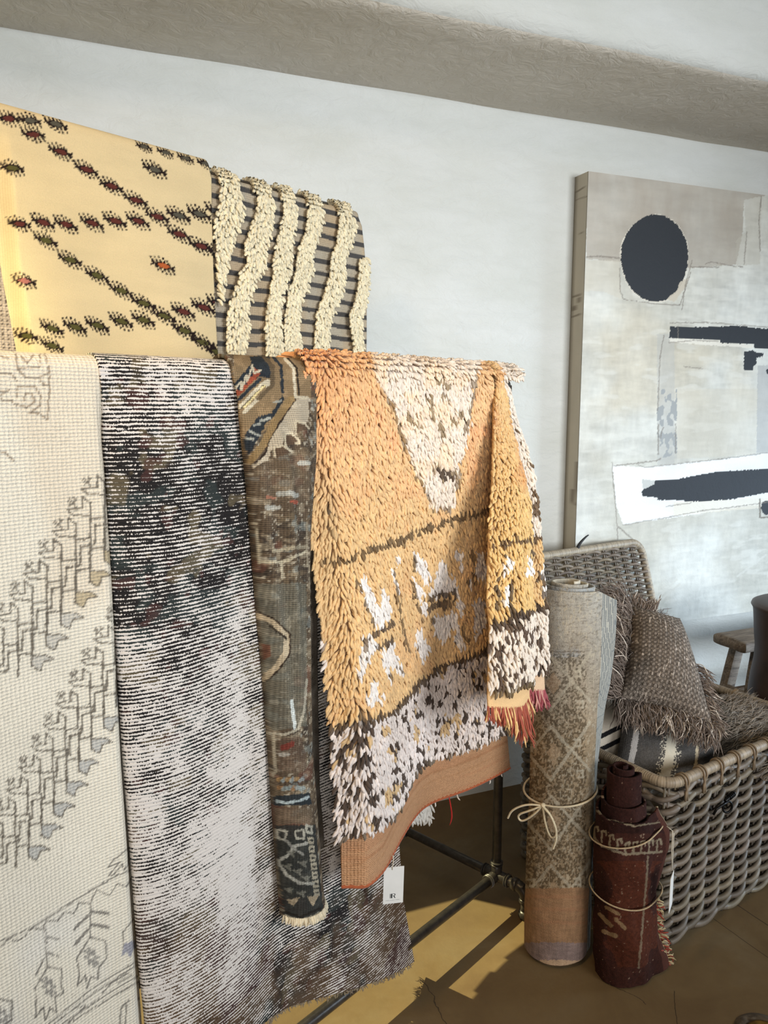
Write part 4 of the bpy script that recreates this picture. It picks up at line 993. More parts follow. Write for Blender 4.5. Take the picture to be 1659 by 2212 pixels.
side_fall(lambda z: E2(z) - .004, E3, -.022, [(1130, 1450), (1210, 1446)], [(1152, 1478), (1176, 1477), (1201, 1474)], True, 'back_strip', 131, fr_b)
side_fall(E1, E2, 0.0, [(1040, 1500), (1100, 1492), (1135, 1478), (1165, 1458)], [(1052, 1530), (1085, 1526), (1120, 1518), (1152, 1500)], False, 'front_strip', 121, fr_a)

# ---------------- price tag hanging from the hem
tq = on_plane(850, 1912, POST + RN * .118, RN)
tagt = thing('price_tag', tq, 'white card price tag printed with a black R below the orange rug hem', 'tag')
M_card = simple('white_card', (226, 222, 214), 0.7, col2=(220, 216, 208), bump=.02); M_ink = simple('black_ink', (22, 22, 24), 0.6, bump=0); M_cord = simple('pale_cord', (210, 196, 168), .9, sc=300)
tx = _r * .985 + _fh * .17; tx /= np.linalg.norm(tx); ty = _up + .03 * tx; tz = np.cross(tx, ty); tz *= np.sign(tz @ RN) or 1
tc_ = on_plane(850, 1912, POST + RN * .118, RN)
TW, TH = .0470, .090
TM = frame(tc_, tx, z=tz)
if TM[2, 1] < 0: TM[:3, 1] *= -1; TM[:3, 0] *= 1
G = Geo(); Vc = []; 
tp = lambda x, y, z=0: tc_ + tx * x + ty * y + tz * z
def plate(pts, z0, z1, name, mat, parent):
    n = len(pts); V = [tp(x, y, z0) for x, y in pts] + [tp(x, y, z1) for x, y in pts]
    me = bpy.data.meshes.new(name)
    F = [list(range(n))[::-1], list(range(n, 2 * n))] + [[i, (i + 1) % n, n + (i + 1) % n, n + i] for i in range(n)]
    me.from_pydata([tuple(v) for v in V], [], F); me.update()
    return place(name, me, mat, parent)
plate([(-TW / 2, -TH / 2), (TW / 2, -TH / 2), (TW / 2, TH / 2), (-TW / 2, TH / 2)], -.0006, .0006, 'card', M_card, tagt)
def glyph_poly(polys, name):
    V = []; F = []
    for pts in polys:
        n = len(V); V += [tuple(tp(x, y, .0009)) for x, y in pts]; F.append(list(range(n, n + len(pts))))
    me = bpy.data.meshes.new(name); me.from_pydata(V, [], F); me.update(); return place(name, me, M_ink, tagt)
k = .0010; ox, oy = -.0005, -.0315
R_ = lambda pts: [(ox + x * k, oy + y * k) for x, y in pts]
arc = lambda cx, cy, r, a0, a1, n=12: [(cx + r * math.cos(t), cy + r * math.sin(t)) for t in np.linspace(a0, a1, n)]
glyph_poly([R_([(-7.0, 0), (-5.6, 0), (-5.6, 11), (-7, 11)]), R_([(-4.6, 0), (-1.6, 0), (-1.6, 11), (-4.6, 11)]),
            R_([(-1.2, 10.2), (1.5, 10.2)] + arc(1.8, 8.1, 2.1, 1.4, -1.5)[1:-1] + [(1.5, 6.0), (-1.2, 6.0), (-1.2, 5.2), (2.4, 5.2)] + arc(2.6, 8.1, 2.95, -1.4, 1.5)[1:-1] + [(2.2, 11.0), (-1.2, 11.0)]),
            R_([(0.9, 5.5), (3.1, 5.5), (5.2, 1.0), (6.4, .8), (6.4, 0), (3.4, 0)])], 'printed_letter')
g = np.random.default_rng(2)
glyph_poly([R_([(x, -5.4), (x + w, -5.4), (x + w, -4.6), (x, -4.6)]) for x, w in [(-17 + 1.55 * i, .5 + .6 * g.random()) for i in range(22) if i % 8 != 6]], 'printed_line')
G = Geo(); G.tube([tp(-.004, TH / 2 - .006, .001), tp(-.004, TH / 2 + .004, .003), tp(-.003, TH / 2 + .018, .004), tp(-.004, TH / 2 + .03, .002)], .0011, 6, c=lin((220, 206, 180)))
G.obj('cord', M_yarn, tagt)

# ================================================================== ROLLED RUGS
def spiral_section(r0, r1, turns, n, flap=0.0, start=0.0):
    """open spiral (x,y): from the core out to r1, then a straight flap"""
    t = np.linspace(0, 1, n); th = start - 2 * math.pi * turns * (1 - t); r = r0 + (r1 - r0) * t
    return r, th
def rolled(name, base, top, r0, r1, turns, end_ang, flapf, zlow, ztop_f, col_fn, mat, parent, n=900, m=420, wob=.003, thick=.005, mesh_name='rolled_body'):
    base = np.array(base, float); top = np.array(top, float); ax = top - base; Ln = np.linalg.norm(ax); ax /= Ln
    e1 = np.cross(ax, [0, 1.0, 0]); e1 = np.array([1.0, 0, 0]) - ax * ax[0]; e1 /= np.linalg.norm(e1); e2 = np.cross(ax, e1)
    t = np.linspace(0, 1, n); h = np.linspace(0, 1, m)
    T, Hh = np.meshgrid(t, h, indexing='ij')
    th = end_ang - 2 * math.pi * turns * (1 - T); r = r0 + (r1 - r0) * T
    r = r * (1 + wob / r1 * 4 * (fbm(th * 1.2 + 9, Hh * 5, 6) - .5) * T)
    fl = flapf(Hh) * sstep(.965, 1.0, T) if flapf else 0
    x = r * np.cos(th); y = r * np.sin(th)
    x = x + fl * np.cos(end_ang - .35); y = y + fl * np.sin(end_ang - .35)
    z0 = zlow(T); z1 = ztop_f(T) * Ln
    z = z0 + (z1 - z0) * Hh
    P = base + x[..., None] * e1 + y[..., None] * e2 + z[..., None] * ax
    ul = np.cumsum(np.hypot(np.gradient(x, axis=0), np.gradient(y, axis=0)), axis=0)
    uv = np.stack([ul, z], -1)
    c = col_fn(P.reshape(-1, 3), uv.reshape(-1, 2), T.ravel(), Hh.ravel())
    return place(mesh_name, mesh_np(mesh_name, P.reshape(-1, 3), grid_faces(n, m), c, uv.reshape(-1, 2)), mat, parent, thick), (base, ax, e1, e2, Ln)

RB = on_floor(1195, 2098); cdir = np.array([RB[0], RB[1], 0]); cdir /= np.linalg.norm(cdir)
rb = RB + cdir * .092; rt = on_floor(1226, 1262, 1.02)
rt = rb + (rt - rb)
roll = thing('rolled_beige_rug', rb, 'tall faded beige rug roll tied with twine, standing on the floor beside the wicker trunk', 'rug')
zr_ = Z(960, 1250, 4.366); zf_ = Z(1040, 1600, 2.68)
def beige(P, uv, T, H):
    u_, v_ = uv.T; x, y = trace(P)
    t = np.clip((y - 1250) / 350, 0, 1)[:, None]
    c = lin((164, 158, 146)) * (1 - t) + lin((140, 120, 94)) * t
    n = vn(u_ / .0045, v_ / .0045, 3); n2 = fbm(u_ * 12, v_ * 14, 7, 3); n3 = vn(u_ / .02, v_ / .004, 8) * .5 + vn(u_ / .004, v_ / .02, 12) * .5
    c = c * (.72 + .5 * n3 + .2 * (n2 - .5))[:, None]
    pt = Paint(P, c, knot=3.5)
    q = sstep(.5, .65, fbm(u_ * 9, v_ * 9, 17)) * (pt.y < 1420); pt.c = pt.c * (1 - .45 * q[:, None]) + .45 * q[:, None] * lin((146, 154, 160))
    pt.line([(1110, 1408), (1262, 1408)], 3, (92, 80, 66), .7)
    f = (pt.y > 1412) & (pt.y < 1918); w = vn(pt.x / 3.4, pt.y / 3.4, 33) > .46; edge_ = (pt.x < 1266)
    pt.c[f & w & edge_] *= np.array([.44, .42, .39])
    w2 = (vn(pt.x / 2.2, pt.y / 5.0, 35) > .74) & (pt.y > 1262); pt.c[w2] = pt.c[w2] * .45 + .55 * lin((176, 162, 138))
    w3 = (vn(pt.x / 5.0, pt.y / 2.0, 37) > .76) & (pt.y > 1262); pt.c[w3] = pt.c[w3] * .6 + .4 * lin((84, 70, 54))
    LT = (176, 164, 142)
    for k in range(7):
        y0 = 1420 + 150 * k
        pt.line([(1110, y0 + 20), (1190, y0 + 115), (1275, y0 - 10)], 6, LT, .55); pt.line([(1110, y0 + 95), (1190, y0 + 0), (1275, y0 + 95)], 6, LT, .55)
        pt.poly([(1180, y0 + 55), (1196, y0 + 32), (1212, y0 + 55), (1196, y0 + 80)], (172, 146, 116), .5)
        for xx, yy in ((1140, 30), (1240, 28), (1140, 90), (1245, 95)):
            pt.line([(xx, y0 + yy), (xx + 14, y0 + yy), (xx + 14, y0 + yy + 14), (xx + 4, y0 + yy + 14)], 4, LT, .6)
    b = (pt.y >= 1918) & (pt.y < 2036); pt.c[b] = lin((144, 110, 80)) * (.7 + .55 * n3[b] + .3 * (n2[b] - .5))[:, None]
    b = (pt.y >= 2036) & (pt.y < 2074); pt.c[b] = lin((128, 108, 100)) * (.7 + .6 * n3[b])[:, None]
    b = pt.y >= 2074; pt.c[b] = lin((176, 146, 116)) * (.8 + .3 * n3[b])[:, None]
    for yy in (1935, 1962, 1990): pt.line([(1110, yy), (1280, yy + 4)], 7, (150, 108, 78), .5)
    pt.c[(pt.y < 1262)] = lin((198, 188, 168)) * (.8 + .4 * n3[pt.y < 1262])[:, None]
    fl = T > .972; s = ((u_ / .007) % 1) > .62
    pt.c[fl] = lin((164, 160, 148)); pt.c[fl & s] = lin((96, 100, 102)); pt.c[T > .997] = lin((222, 214, 196))
    return pt.c
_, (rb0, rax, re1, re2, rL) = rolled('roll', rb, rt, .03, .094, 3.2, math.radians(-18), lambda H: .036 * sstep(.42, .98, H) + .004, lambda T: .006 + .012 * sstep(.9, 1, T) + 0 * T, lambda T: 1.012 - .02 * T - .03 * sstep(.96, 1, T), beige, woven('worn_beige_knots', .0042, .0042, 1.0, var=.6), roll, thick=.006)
G = Geo(); th = np.linspace(0, 2 * math.pi, 100, endpoint=False)
hT = .352
def on_roll(t, dz, off=.0):
    return rb0 + rax * (hT + dz) + (.0965 + off) * (math.cos(t) * re1 + math.sin(t) * re2)
yK = [a for a in np.linspace(0, 6.28, 200)]
phi = min(yK, key=lambda a: abs(trace(on_roll(a, 0)[None])[0][0] - 1172) + (50 if (on_roll(a, 0) - rb0) @ cdir > 0 else 0))
hT = rL * float(np.interp(0, [0, 1], [0, 1]))
# height of the knot
lo, hi = .1, .7
for _ in range(40):
    hT = (lo + hi) / 2
    if trace(on_roll(phi, 0)[None])[1][0] > 1738: lo = hT
    else: hi = hT
G.tube([on_roll(t, .014 * math.sin(t - phi - 1.2) + .013, .001) for t in th], .0028, 7, closed=True, c=lin((196, 178, 146)))
tn = -math.sin(phi) * re1 + math.cos(phi) * re2; on_ = math.cos(phi) * re1 + math.sin(phi) * re2
kx = tn if tn @ _r > 0 else -tn
K = on_roll(phi, 0, .005)
def loopy(pts): return [K + kx * x + _up * y + on_ * o for x, y, o in pts]
def smooth_path(P, n=40):
    P = np.asarray(P, float)
    for _ in range(4):
        Q = np.empty((2 * len(P) - 2, 3)); Q[0::2] = .75 * P[:-1] + .25 * P[1:]; Q[1::2] = .25 * P[:-1] + .75 * P[1:]
        P = np.vstack([P[:1], Q, P[-1:]])
    return P
for pts in ([(0, 0, .002), (-.03, -.02, .012), (-.07, -.045, .012), (-.06, -.068, .004), (-.02, -.03, .006), (0, 0, .002)], [(0, 0, .002), (.03, -.015, .01), (.05, -.06, .01), (.03, -.085, .006), (.012, -.05, .006), (0, 0, .002)],
            [(0, 0, .002), (-.04, -.004, .014), (-.08, -.03, .02), (-.095, -.062, .014)], [(0, 0, .004), (.035, -.02, .012), (.048, -.07, .008), (.036, -.108, .006)]):
    G.tube(smooth_path(loopy(pts)), .0027, 7, c=lin((206, 190, 158)))
G.lathe([(.001, -.006), (.006, -.004), (.007, 0), (.006, .004), (.001, .006)], frame(K, kx, z=_up), 12, c=lin((196, 178, 146)))
G.obj('twine_bow', M_yarn, roll)

DB = on_floor(1340, 2140); cd2 = np.array([DB[0], DB[1], 0]); cd2 /= np.linalg.norm(cd2)
db = DB + cd2 * .078
drk = thing('rolled_dark_rug', db, 'short dark red-brown rug roll tied with string, leaning at the wicker trunk corner', 'rug')
def darkred(P, uv, T, H):
    u_, v_ = uv.T
    n = vn(u_ / .004, v_ / .004, 3); n2 = fbm(u_ * 10, v_ * 9, 7, 3); n3 = vn(u_ / .003, v_ / .016, 8)
    c = lin((58, 30, 22)) * (.55 + .9 * n2)[:, None] * (.75 + .5 * n)[:, None]
    pt = Paint(P, c, knot=3)
    m = (pt.y > 1860) & (pt.y < 2090) & (n2 > .45); pt.c[m] = lin((76, 38, 24)) * (.7 + .5 * n[m])[:, None]
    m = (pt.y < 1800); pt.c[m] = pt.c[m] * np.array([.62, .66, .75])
    m = n3 * n > .72; pt.c[m] = lin((124, 102, 84))
    LT = (132, 118, 96)
    for k in range(9):
        x0 = 1283 + 17 * k; y0 = np.interp(x0, [1275, 1350, 1430], [1800, 1838, 1830])
        pt.line([(x0, y0 + 6), (x0, y0 - 16), (x0 + 8, y0 - 18), (x0 + 9, y0 - 8)], 4, LT, .85)
    pt.line([(1272, 1798), (1300, 1828), (1350, 1846), (1430, 1840)], 5, LT, .8)
    pt.line([(1275, 1740), (1310, 1768), (1370, 1785), (1425, 1776)], 3, LT, .7); pt.line([(1275, 1700), (1300, 1722)], 3, (170, 150, 130), .7)
    for q in ([(1296, 1975), (1320, 2000)], [(1310, 1960), (1336, 1975)], [(1304, 2012), (1330, 2022)], [(1330, 1985), (1350, 2005)]): pt.line(q, 8, (142, 116, 84), .7)
    pt.line([(1400, 1850), (1395, 1920), (1388, 2000), (1380, 2090)], 4, (128, 114, 92), .6)
    pt.c[T > .985] = lin((74, 42, 32)); pt.c[T > .996] = lin((150, 132, 104))
    return pt.c
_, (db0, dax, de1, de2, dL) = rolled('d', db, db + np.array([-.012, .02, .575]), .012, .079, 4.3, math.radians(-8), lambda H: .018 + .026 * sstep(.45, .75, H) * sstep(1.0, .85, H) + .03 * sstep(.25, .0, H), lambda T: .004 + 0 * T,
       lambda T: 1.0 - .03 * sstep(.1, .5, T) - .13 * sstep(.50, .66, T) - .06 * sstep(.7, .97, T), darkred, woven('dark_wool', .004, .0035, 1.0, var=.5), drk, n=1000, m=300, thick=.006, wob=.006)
G = Geo(); th = np.linspace(0, 2 * math.pi, 90, endpoint=False)
for hT, tl, dz in ((.235, .012, -.3), (.395, .014, 2.0)):
    G = Geo()
    G.tube([db0 + dax * (hT + tl * math.sin(t + dz)) + (.0825 + .030 * max(0, math.cos(t + .14)) ** 6) * (math.cos(t) * de1 + math.sin(t) * de2) for t in th], .002, 6, closed=True, c=lin((168, 146, 112)))
    G.obj('string', M_yarn, drk)
g = np.random.default_rng(31); N = 150; hh = g.random(N) ** 1.2 * .17
ea = math.radians(-8)
fo = lambda h: .018 + .03 * (1 - np.clip(h / .14, 0, 1)) ** 2
B = db0 + dax * (hh + .012)[:, None] + (.079 * (math.cos(ea) * de1 + math.sin(ea) * de2)) + (fo(hh))[:, None] * (math.cos(ea - .35) * de1 + math.sin(ea - .35) * de2)
B += g.normal(size=(N, 3)) * .006
B[:, 2] = np.maximum(B[:, 2], .008)
dd = de1 * .9 - _up * .15
cols = np.where((g.random(N) < .28)[:, None], lin((140, 52, 30)), lin((176, 154, 112)))
strands('fringe', B, np.tile(dd, (N, 1)) + g.normal(size=(N, 3)) * .3, np.tile(dd - _up * .4, (N, 1)) + g.normal(size=(N, 3)) * .4, .026 * (1 + .5 * (g.random(N) - .5)), .0019, cols, M_yarn, drk, wav=.12, seed=32)
# paper tag seen edge-on hanging from the dark roll
q0 = on_plane(1452, 1800, db, -cd2); q0 = q0 - cd2 * .03
st_ = thing('slim_price_tag', q0, 'pale price tag seen edge-on, hanging by thread from the dark rug roll', 'tag')
q1 = on_plane(1452, 1880, db - cd2 * .03, -cd2)
G = Geo(); G.tube([on_plane(1440, 1785, db - cd2 * .02, -cd2), on_plane(1453, 1795, db - cd2 * .03, -cd2), on_plane(1451, 1840, db - cd2 * .03, -cd2), q1], .0012, 6, c=lin((206, 198, 180))); G.tube([on_plane(1456, 1800, db - cd2 * .03, -cd2), q1], .001, 6, c=lin((206, 198, 180))); G.obj('thread', M_yarn, st_)
qm = on_plane(1450, 1926, db - cd2 * .03, -cd2); vd = (qm - C0); vd /= np.linalg.norm(vd); vd[2] = 0
G = Geo(); G.box(frame(qm, vd * .9 + _r * .12, z=_up), .045, .0022, .094, .0008); G.obj('card', M_card, st_)

# ================================================================== WICKER TRUNK
BA = np.array([1.433, 1.512, 0.0]); ba = math.radians(11.8); BE1 = np.array([math.cos(ba), math.sin(ba), 0]); BE2 = np.array([-math.sin(ba), math.cos(ba), 0])
BL, BD, BH = .76, .56, .485
bsk = thing('wicker_trunk', BA + BE1 * BL / 2 + BE2 * BD / 2, 'large grey-brown woven wicker trunk with its lid open, standing below the abstract painting', 'basket')
M_wick = yarn('weathered_wicker', .55, .35, 60, 0.0); M_wick.node_tree.nodes['Principled BSDF'].inputs['Specular IOR Level'].default_value = 0.45
def BW(x, y, z): return BA + BE1 * np.asarray(x)[..., None] + BE2 * np.asarray(y)[..., None] + _up * np.asarray(z)[..., None]
def rrect(L, D, r, n):
    """points and outward normals along a rounded rectangle, equal spacing"""
    segs = [((r, 0), (L - r, 0)), ((L, r), (L, D - r)), ((L - r, D), (r, D)), ((0, D - r), (0, r))]
    cs = [(L - r, r, -90), (L - r, D - r, 0), (r, D - r, 90), (r, r, 180)]
    P = []; Nn = []
    for (a, b), (cx, cy, a0) in zip(segs, cs):
        k = max(2, int(math.hypot(b[0] - a[0], b[1] - a[1]) / .004)); t = np.linspace(0, 1, k, endpoint=False)
        d = np.array(b) - a; d = d / np.linalg.norm(d)
        P += [np.array(a) + (np.array(b) - a) * q for q in t]; Nn += [(d[1], -d[0])] * k
        th = np.radians(a0 + np.linspace(0, 90, 14, endpoint=False))
        P += [np.array((cx + r * math.cos(q), cy + r * math.sin(q))) for q in th]; Nn += [(math.cos(q), math.sin(q)) for q in th]
    P = np.array(P); Nn = np.array(Nn); cl = np.concatenate([[0], np.cumsum(np.linalg.norm(np.diff(P, axis=0), axis=1))]); tot = cl[-1] + np.linalg.norm(P[0] - P[-1])
    s = np.linspace(0, tot, n, endpoint=False)
    f = lambda A: np.stack([np.interp(s, np.append(cl, tot), np.append(A[:, k], A[0, k])) for k in (0, 1)], -1)
    return f(P), f(Nn), s, tot
n_ = 560; Pq, Nq, sq, tot = rrect(BL, BD, .045, n_)
pitch = tot / 36
g = np.random.default_rng(44)
WC = lambda: lin((112, 99, 83)) * np.array([1, .97 + .06 * g.random(), .92 + .14 * g.random()]) * (.62 + .62 * g.random())
def rodcol(N, sides, seglen=60):
    """colour along a woven loop made of several rods"""
    k = max(1, N // seglen); cs = np.array([WC() for _ in range(k + 2)]); idx = (np.arange(N) // seglen)
    cc = cs[np.minimum(idx, k)]; return np.tile(cc, (sides, 1))
G = Geo(); rows = 27
for i in range(rows):
    z = .016 + i * (BH - .045) / (rows - 1)
    amp = .0120 * (1 if 1 < i < rows - 3 else .4)
    tw = 2.0 if i < rows - 4 else 1.0
    off = amp * np.sin(math.pi * sq / pitch + (i % 2) * math.pi + .15 * math.sin(i)) 
    zz = z - .0085 * np.cos(math.pi * sq / pitch + (i % 2) * math.pi) + .0020 * (fbm(sq * 6, np.full(n_, i * 3.1), 3) - .5)
    r = .0086 * (1 + .20 * (vn(sq * 9, np.full(n_, i * 2.7), 5) - .5))
    G.tube(BW(Pq[:, 0] + Nq[:, 0] * off, Pq[:, 1] + Nq[:, 1] * off, zz), r, 7, closed=True, c=rodcol(n_, 7, 60 + 7 * (i % 5)))
G.obj('woven_body', M_wick, bsk)
G = Geo(); ns_ = int(round(tot / pitch))
for k in range(ns_):
    s = (k + .5) * pitch; x = np.interp(s, sq, Pq[:, 0]); y = np.interp(s, sq, Pq[:, 1])
    for d in (-.005, .005):
        tx_ = np.interp((s + .01) % tot, sq, Pq[:, 0]) - x; ty_ = np.interp((s + .01) % tot, sq, Pq[:, 1]) - y; L_ = math.hypot(tx_, ty_) + 1e-9
        G.tube(BW(np.full(6, x + tx_ / L_ * d), np.full(6, y + ty_ / L_ * d), np.linspace(.008, BH - .012, 6)), .0042, 6, c=WC() * .7)
st2 = G.obj('upright_stakes', M_wick, bsk); st2['kind'] = 'stuff'
# wrapped rim
nr = 1500; Pr, Nr, sr, tr = rrect(BL, BD, .05, nr)
wrap = .0145 + .0008 * np.abs(np.sin(math.pi * sr / .0062)) + .0006 * vn(sr * 120, sr * 0, 4)
band = np.array([WC() for _ in range(600)]); ccr = np.tile((lin((150, 132, 108)) * (.8 + .35 * vn(np.floor(sr / .0062) * 1.7, sr * 0, 9))[:, None] * np.where((sr / .0062) % 1 < .12, .55, 1)[:, None]), (10, 1))
G = Geo(); G.tube(BW(Pr[:, 0] + 0 * sr, Pr[:, 1], np.full(nr, BH)), wrap, 10, closed=True, c=ccr); G.obj('wrapped_rim', M_wick, bsk)
# cane ties looped over the rim
for xk in np.linspace(.06, BL - .05, 9):
    G = Geo()
    for dx, sl in ((-.006, .010), (.006, -.006)):
        th = np.linspace(-.6, math.pi + .6, 18)
        up = [BW(xk + dx, 0 + .0178 * math.cos(t) , BH + .0178 * math.sin(t)) for t in th]
        dn = [BW(xk + dx + sl, -.0145, BH - .03), BW(xk + dx + sl * 1.3, -.015, BH - .055)]
        path = dn[::-1] + [BW(xk + dx, -.0178, BH - .004)] + [BW(xk + dx, -.0178 * math.cos(t), BH + .0178 * math.sin(t)) for t in np.linspace(0, math.pi, 14)] + [BW(xk + dx, .016, BH - .03), BW(xk + dx, .014, BH - .055)]
        G.tube(path, .0032, 6, c=lin((128, 108, 84)) * (.9 + .2 * g.random()))
    G.obj('rim_tie', M_wick, bsk)
for yk in (.12, .28, .44):
    G = Geo(); path = [BW(BL - .014, yk, BH - .055), BW(BL - .016, yk, BH - .02)] + [BW(BL - .0178 * math.cos(t), yk, BH + .0178 * math.sin(t)) for t in np.linspace(0, math.pi, 14)] + [BW(BL + .016, yk, BH - .05)]
    G.tube(path, .0045, 6, c=lin((134, 112, 84))); G.obj('rim_tie', M_wick, bsk)
# black wire hasp on the front
hq_ = on_plane(1560, 1735, BA - BE2 * .018, -BE2); G = Geo()
Hf = lambda x, z, o=0: hq_ + BE1 * x + _up * z - BE2 * o
th = np.linspace(0, 2 * math.pi, 28, endpoint=False)
G.tube([Hf(.014 + .013 * math.cos(t), -.012 + .017 * math.sin(t), .008 + .006 * math.cos(t)) for t in th], .0032, 8, closed=True)
G.tube([Hf(-.04, -.022), Hf(-.035, -.004, .006), Hf(-.01, .004, .01), Hf(.01, .006, .01)], .0036, 8); G.cyl(Hf(.0, .010, .008), Hf(.046, .022, .008), .0052, 12)
for k in range(4): G.tube([Hf(.02 + .006 * k + .001 * math.cos(t), .0155 + .0016 * k + .0065 * math.sin(t), .008 + .0065 * math.cos(t)) for t in th], .0015, 5, closed=True)
M_blk = simple('black_metal', (20, 19, 18), .4, .6, bump=.05)
G.obj('hasp', M_blk, bsk)
# open lid leaning back to the wall
LTH = math.asin(.30); lu = _up * math.cos(LTH) + BE2 * math.sin(LTH); ln = -BE2 * math.cos(LTH) + _up * math.sin(LTH)
LO = BA + BE2 * (BD + .005) + _up * (BH + .022) - BE1 * .0; LL, LH = BL + .0, .485
def LWp(x, y, o=0.0): return LO + BE1 * np.asarray(x)[..., None] + lu * np.asarray(y)[..., None] + ln * np.asarray(o)[..., None]
Pl, Nl, sl_, tl_ = rrect(LL, LH, .055, 1400)
ccr = np.tile((lin((156, 142, 120)) * (.8 + .35 * vn(np.floor(sl_ / .0062) * 1.7, sl_ * 0, 19))[:, None] * np.where((sl_ / .0062) % 1 < .12, .55, 1)[:, None]), (10, 1))
G = Geo(); G.tube(LWp(Pl[:, 0], Pl[:, 1], np.zeros(1400)), .0140 + .0008 * np.abs(np.sin(math.pi * sl_ / .0062)), 10, closed=True, c=ccr); lid = G.obj('lid', M_wick, bsk)
G = Geo(); nrw = 40; lp = .052
for i in range(nrw):
    y = .016 + i * (LH - .032) / (nrw - 1)
    ins = max(0, .055 - min(y, LH - y)); cut = .055 - math.sqrt(max(0, .055 ** 2 - ins ** 2)) if ins > 0 else 0
    x = np.linspace(.006 + cut, LL - .006 - cut, 150)
    o = .0085 * np.sin(math.pi * x / lp + (i % 2) * math.pi)
    yy = y + .004 * np.sin(math.pi * x / lp + (i % 2) * math.pi + 1.0)
    G.tube(LWp(x, yy, o), .0062 * (1 + .2 * (vn(x * 12, x * 0 + i * 2.3, 5) - .5)), 7, c=rodcol(150, 7, 20 + 3 * (i % 4)), cap=False)
for x in np.arange(lp / 2, LL, lp):
    for d in (-.005, .005): G.tube(LWp(np.full(4, x + d), np.linspace(.01, LH - .01, 4), np.zeros(4)), .004, 6, c=WC() * .75, cap=False)
wl = G.obj('lid_weave', M_wick, lid)
G = Geo(); sp_ = on_plane(1246, 1186, LO + lu * LH, -ln); Sf = lambda x, z, o=0: sp_ + BE1 * x + _up * z - BE2 * o
G.tube(smooth_path([Sf(0, -.004, .004), Sf(.000, .012, .006), Sf(.008, .028, .012), Sf(.028, .045, .016), Sf(.040, .051, .018)]), np.interp(np.linspace(0, 1, len(smooth_path(np.zeros((5, 3))))), [0, .3, 1], [.0085, .006, .0015]), 8)
G.obj('lid_strap', simple('black_leather', (24, 22, 21), .6, bump=.1), lid)

# ================================================================== CUSHIONS IN THE TRUNK
def at_depth(x, y, t): return C0 + ray(x, y) * t
def cushion(name, M, hx, hy, ht, colour, mat, parent, n=150, bulge=2.2, sag=0.0, taper=0.0, lean=0.0):
    u = np.linspace(-1, 1, n); U, Vv = np.meshgrid(u, u, indexing='ij')
    pin = 1 - .10 * (U ** 2) * (Vv ** 2)
    edge_in = 1 - .07 * (1 - np.abs(U) ** 2.0) * np.abs(Vv) ** 3 - .0 * U
    edge_iy = 1 - .07 * (1 - np.abs(Vv) ** 2.0) * np.abs(U) ** 3
    X = U * hx * edge_iy; Y = Vv * hy * edge_in
    X = X * (1 - taper * (Vv + 1)) + lean * (Vv + 1)
    T = ht * np.power(np.clip((1 - np.abs(U) ** bulge) * (1 - np.abs(Vv) ** bulge), 0, 1), .55) * (1 + .12 * (fbm(U * 2 + 5, Vv * 2, 5) - .5))
    Vs = []; Qs = []; uvs = []
    for sg in (1, -1):
        L = np.stack([X, Y, sg * T - sag * (U ** 2 + Vv ** 2) * ht], -1).reshape(-1, 3)
        Vs.append(L @ M[:3, :3].T + M[:3, 3]); q = grid_faces(n, n) + (0 if sg > 0 else n * n); Qs.append(q if sg > 0 else q[:, ::-1]); uvs.append(np.stack([X, Y], -1).reshape(-1, 2))
    V = np.vstack(Vs); uv = np.vstack(uvs)
    c = colour(V, uv, np.tile(U.ravel(), 2), np.tile(Vv.ravel(), 2))
    return place(name, mesh_np(name, V, np.vstack(Qs), c, uv), mat, parent)
def cush_frame(center, xd, nrm): return frame(center, xd, z=nrm)

# cream cushion with black stripes at the back left
pc = at_depth(1290, 1585, 2.40)
wc = thing('cream_striped_cushion', pc, 'cream cushion with two black stripes, half hidden behind the beige rug roll', 'cushion')
def crm_c(V, uv, U, W):
    c = np.tile(lin((206, 194, 176)), (len(U), 1)); x, y = trace(V)
    for off in (0, 28):
        yl = np.interp(x, [1270, 1300, 1340], [1598 + off, 1590 + off, 1570 + off]); c[np.abs(y - yl) < 5.5] = lin((30, 29, 30))
    return c
cushion('cover', cush_frame(pc, _r * .95 + _up * .1, -_fh * .8 + _up * .5), .11, .13, .05, crm_c, M_cloth, wc)

# shaggy grey cushion at the left
fc = at_depth(1345, 1412, 2.40)
fz = thing('shaggy_grey_cushion', fc, 'long-haired grey cushion leaning on the open trunk lid behind the fringed cushion', 'cushion')
Mf = cush_frame(fc, _r * .96 - _up * .12, -_fh * .75 + _up * .6)
cushion('cover', Mf, .13, .14, .05, lambda V, uv, U, W: np.tile(lin((104, 96, 88)), (len(U), 1)), M_cloth, fz)
g = np.random.default_rng(51); N = 2600
uu = g.uniform(-1, 1, N); ww = g.uniform(-1, 1, N); hz_ = .05 * np.power(np.clip((1 - np.abs(uu) ** 2.2) * (1 - np.abs(ww) ** 2.2), 0, 1), .55)
B = np.stack([uu * .13, ww * .14, hz_], -1) @ Mf[:3, :3].T + Mf[:3, 3]
out = (uu[:, None] * Mf[:3, 0] + ww[:, None] * Mf[:3, 1])
strands('long_hair', B, np.tile(Mf[:3, 2] * .8, (N, 1)) + out * .6 + g.normal(size=(N, 3)) * .35, out * .7 - _up * .6 - _r * .15 + g.normal(size=(N, 3)) * .35, .055 * (1 + .5 * (g.random(N) - .5)), .0011, lin((128, 118, 110)) * (.75 + .5 * g.random((N, 1))), M_yarn, fz, rings=6, sides=3, wav=.12, seed=52, tip=.2)

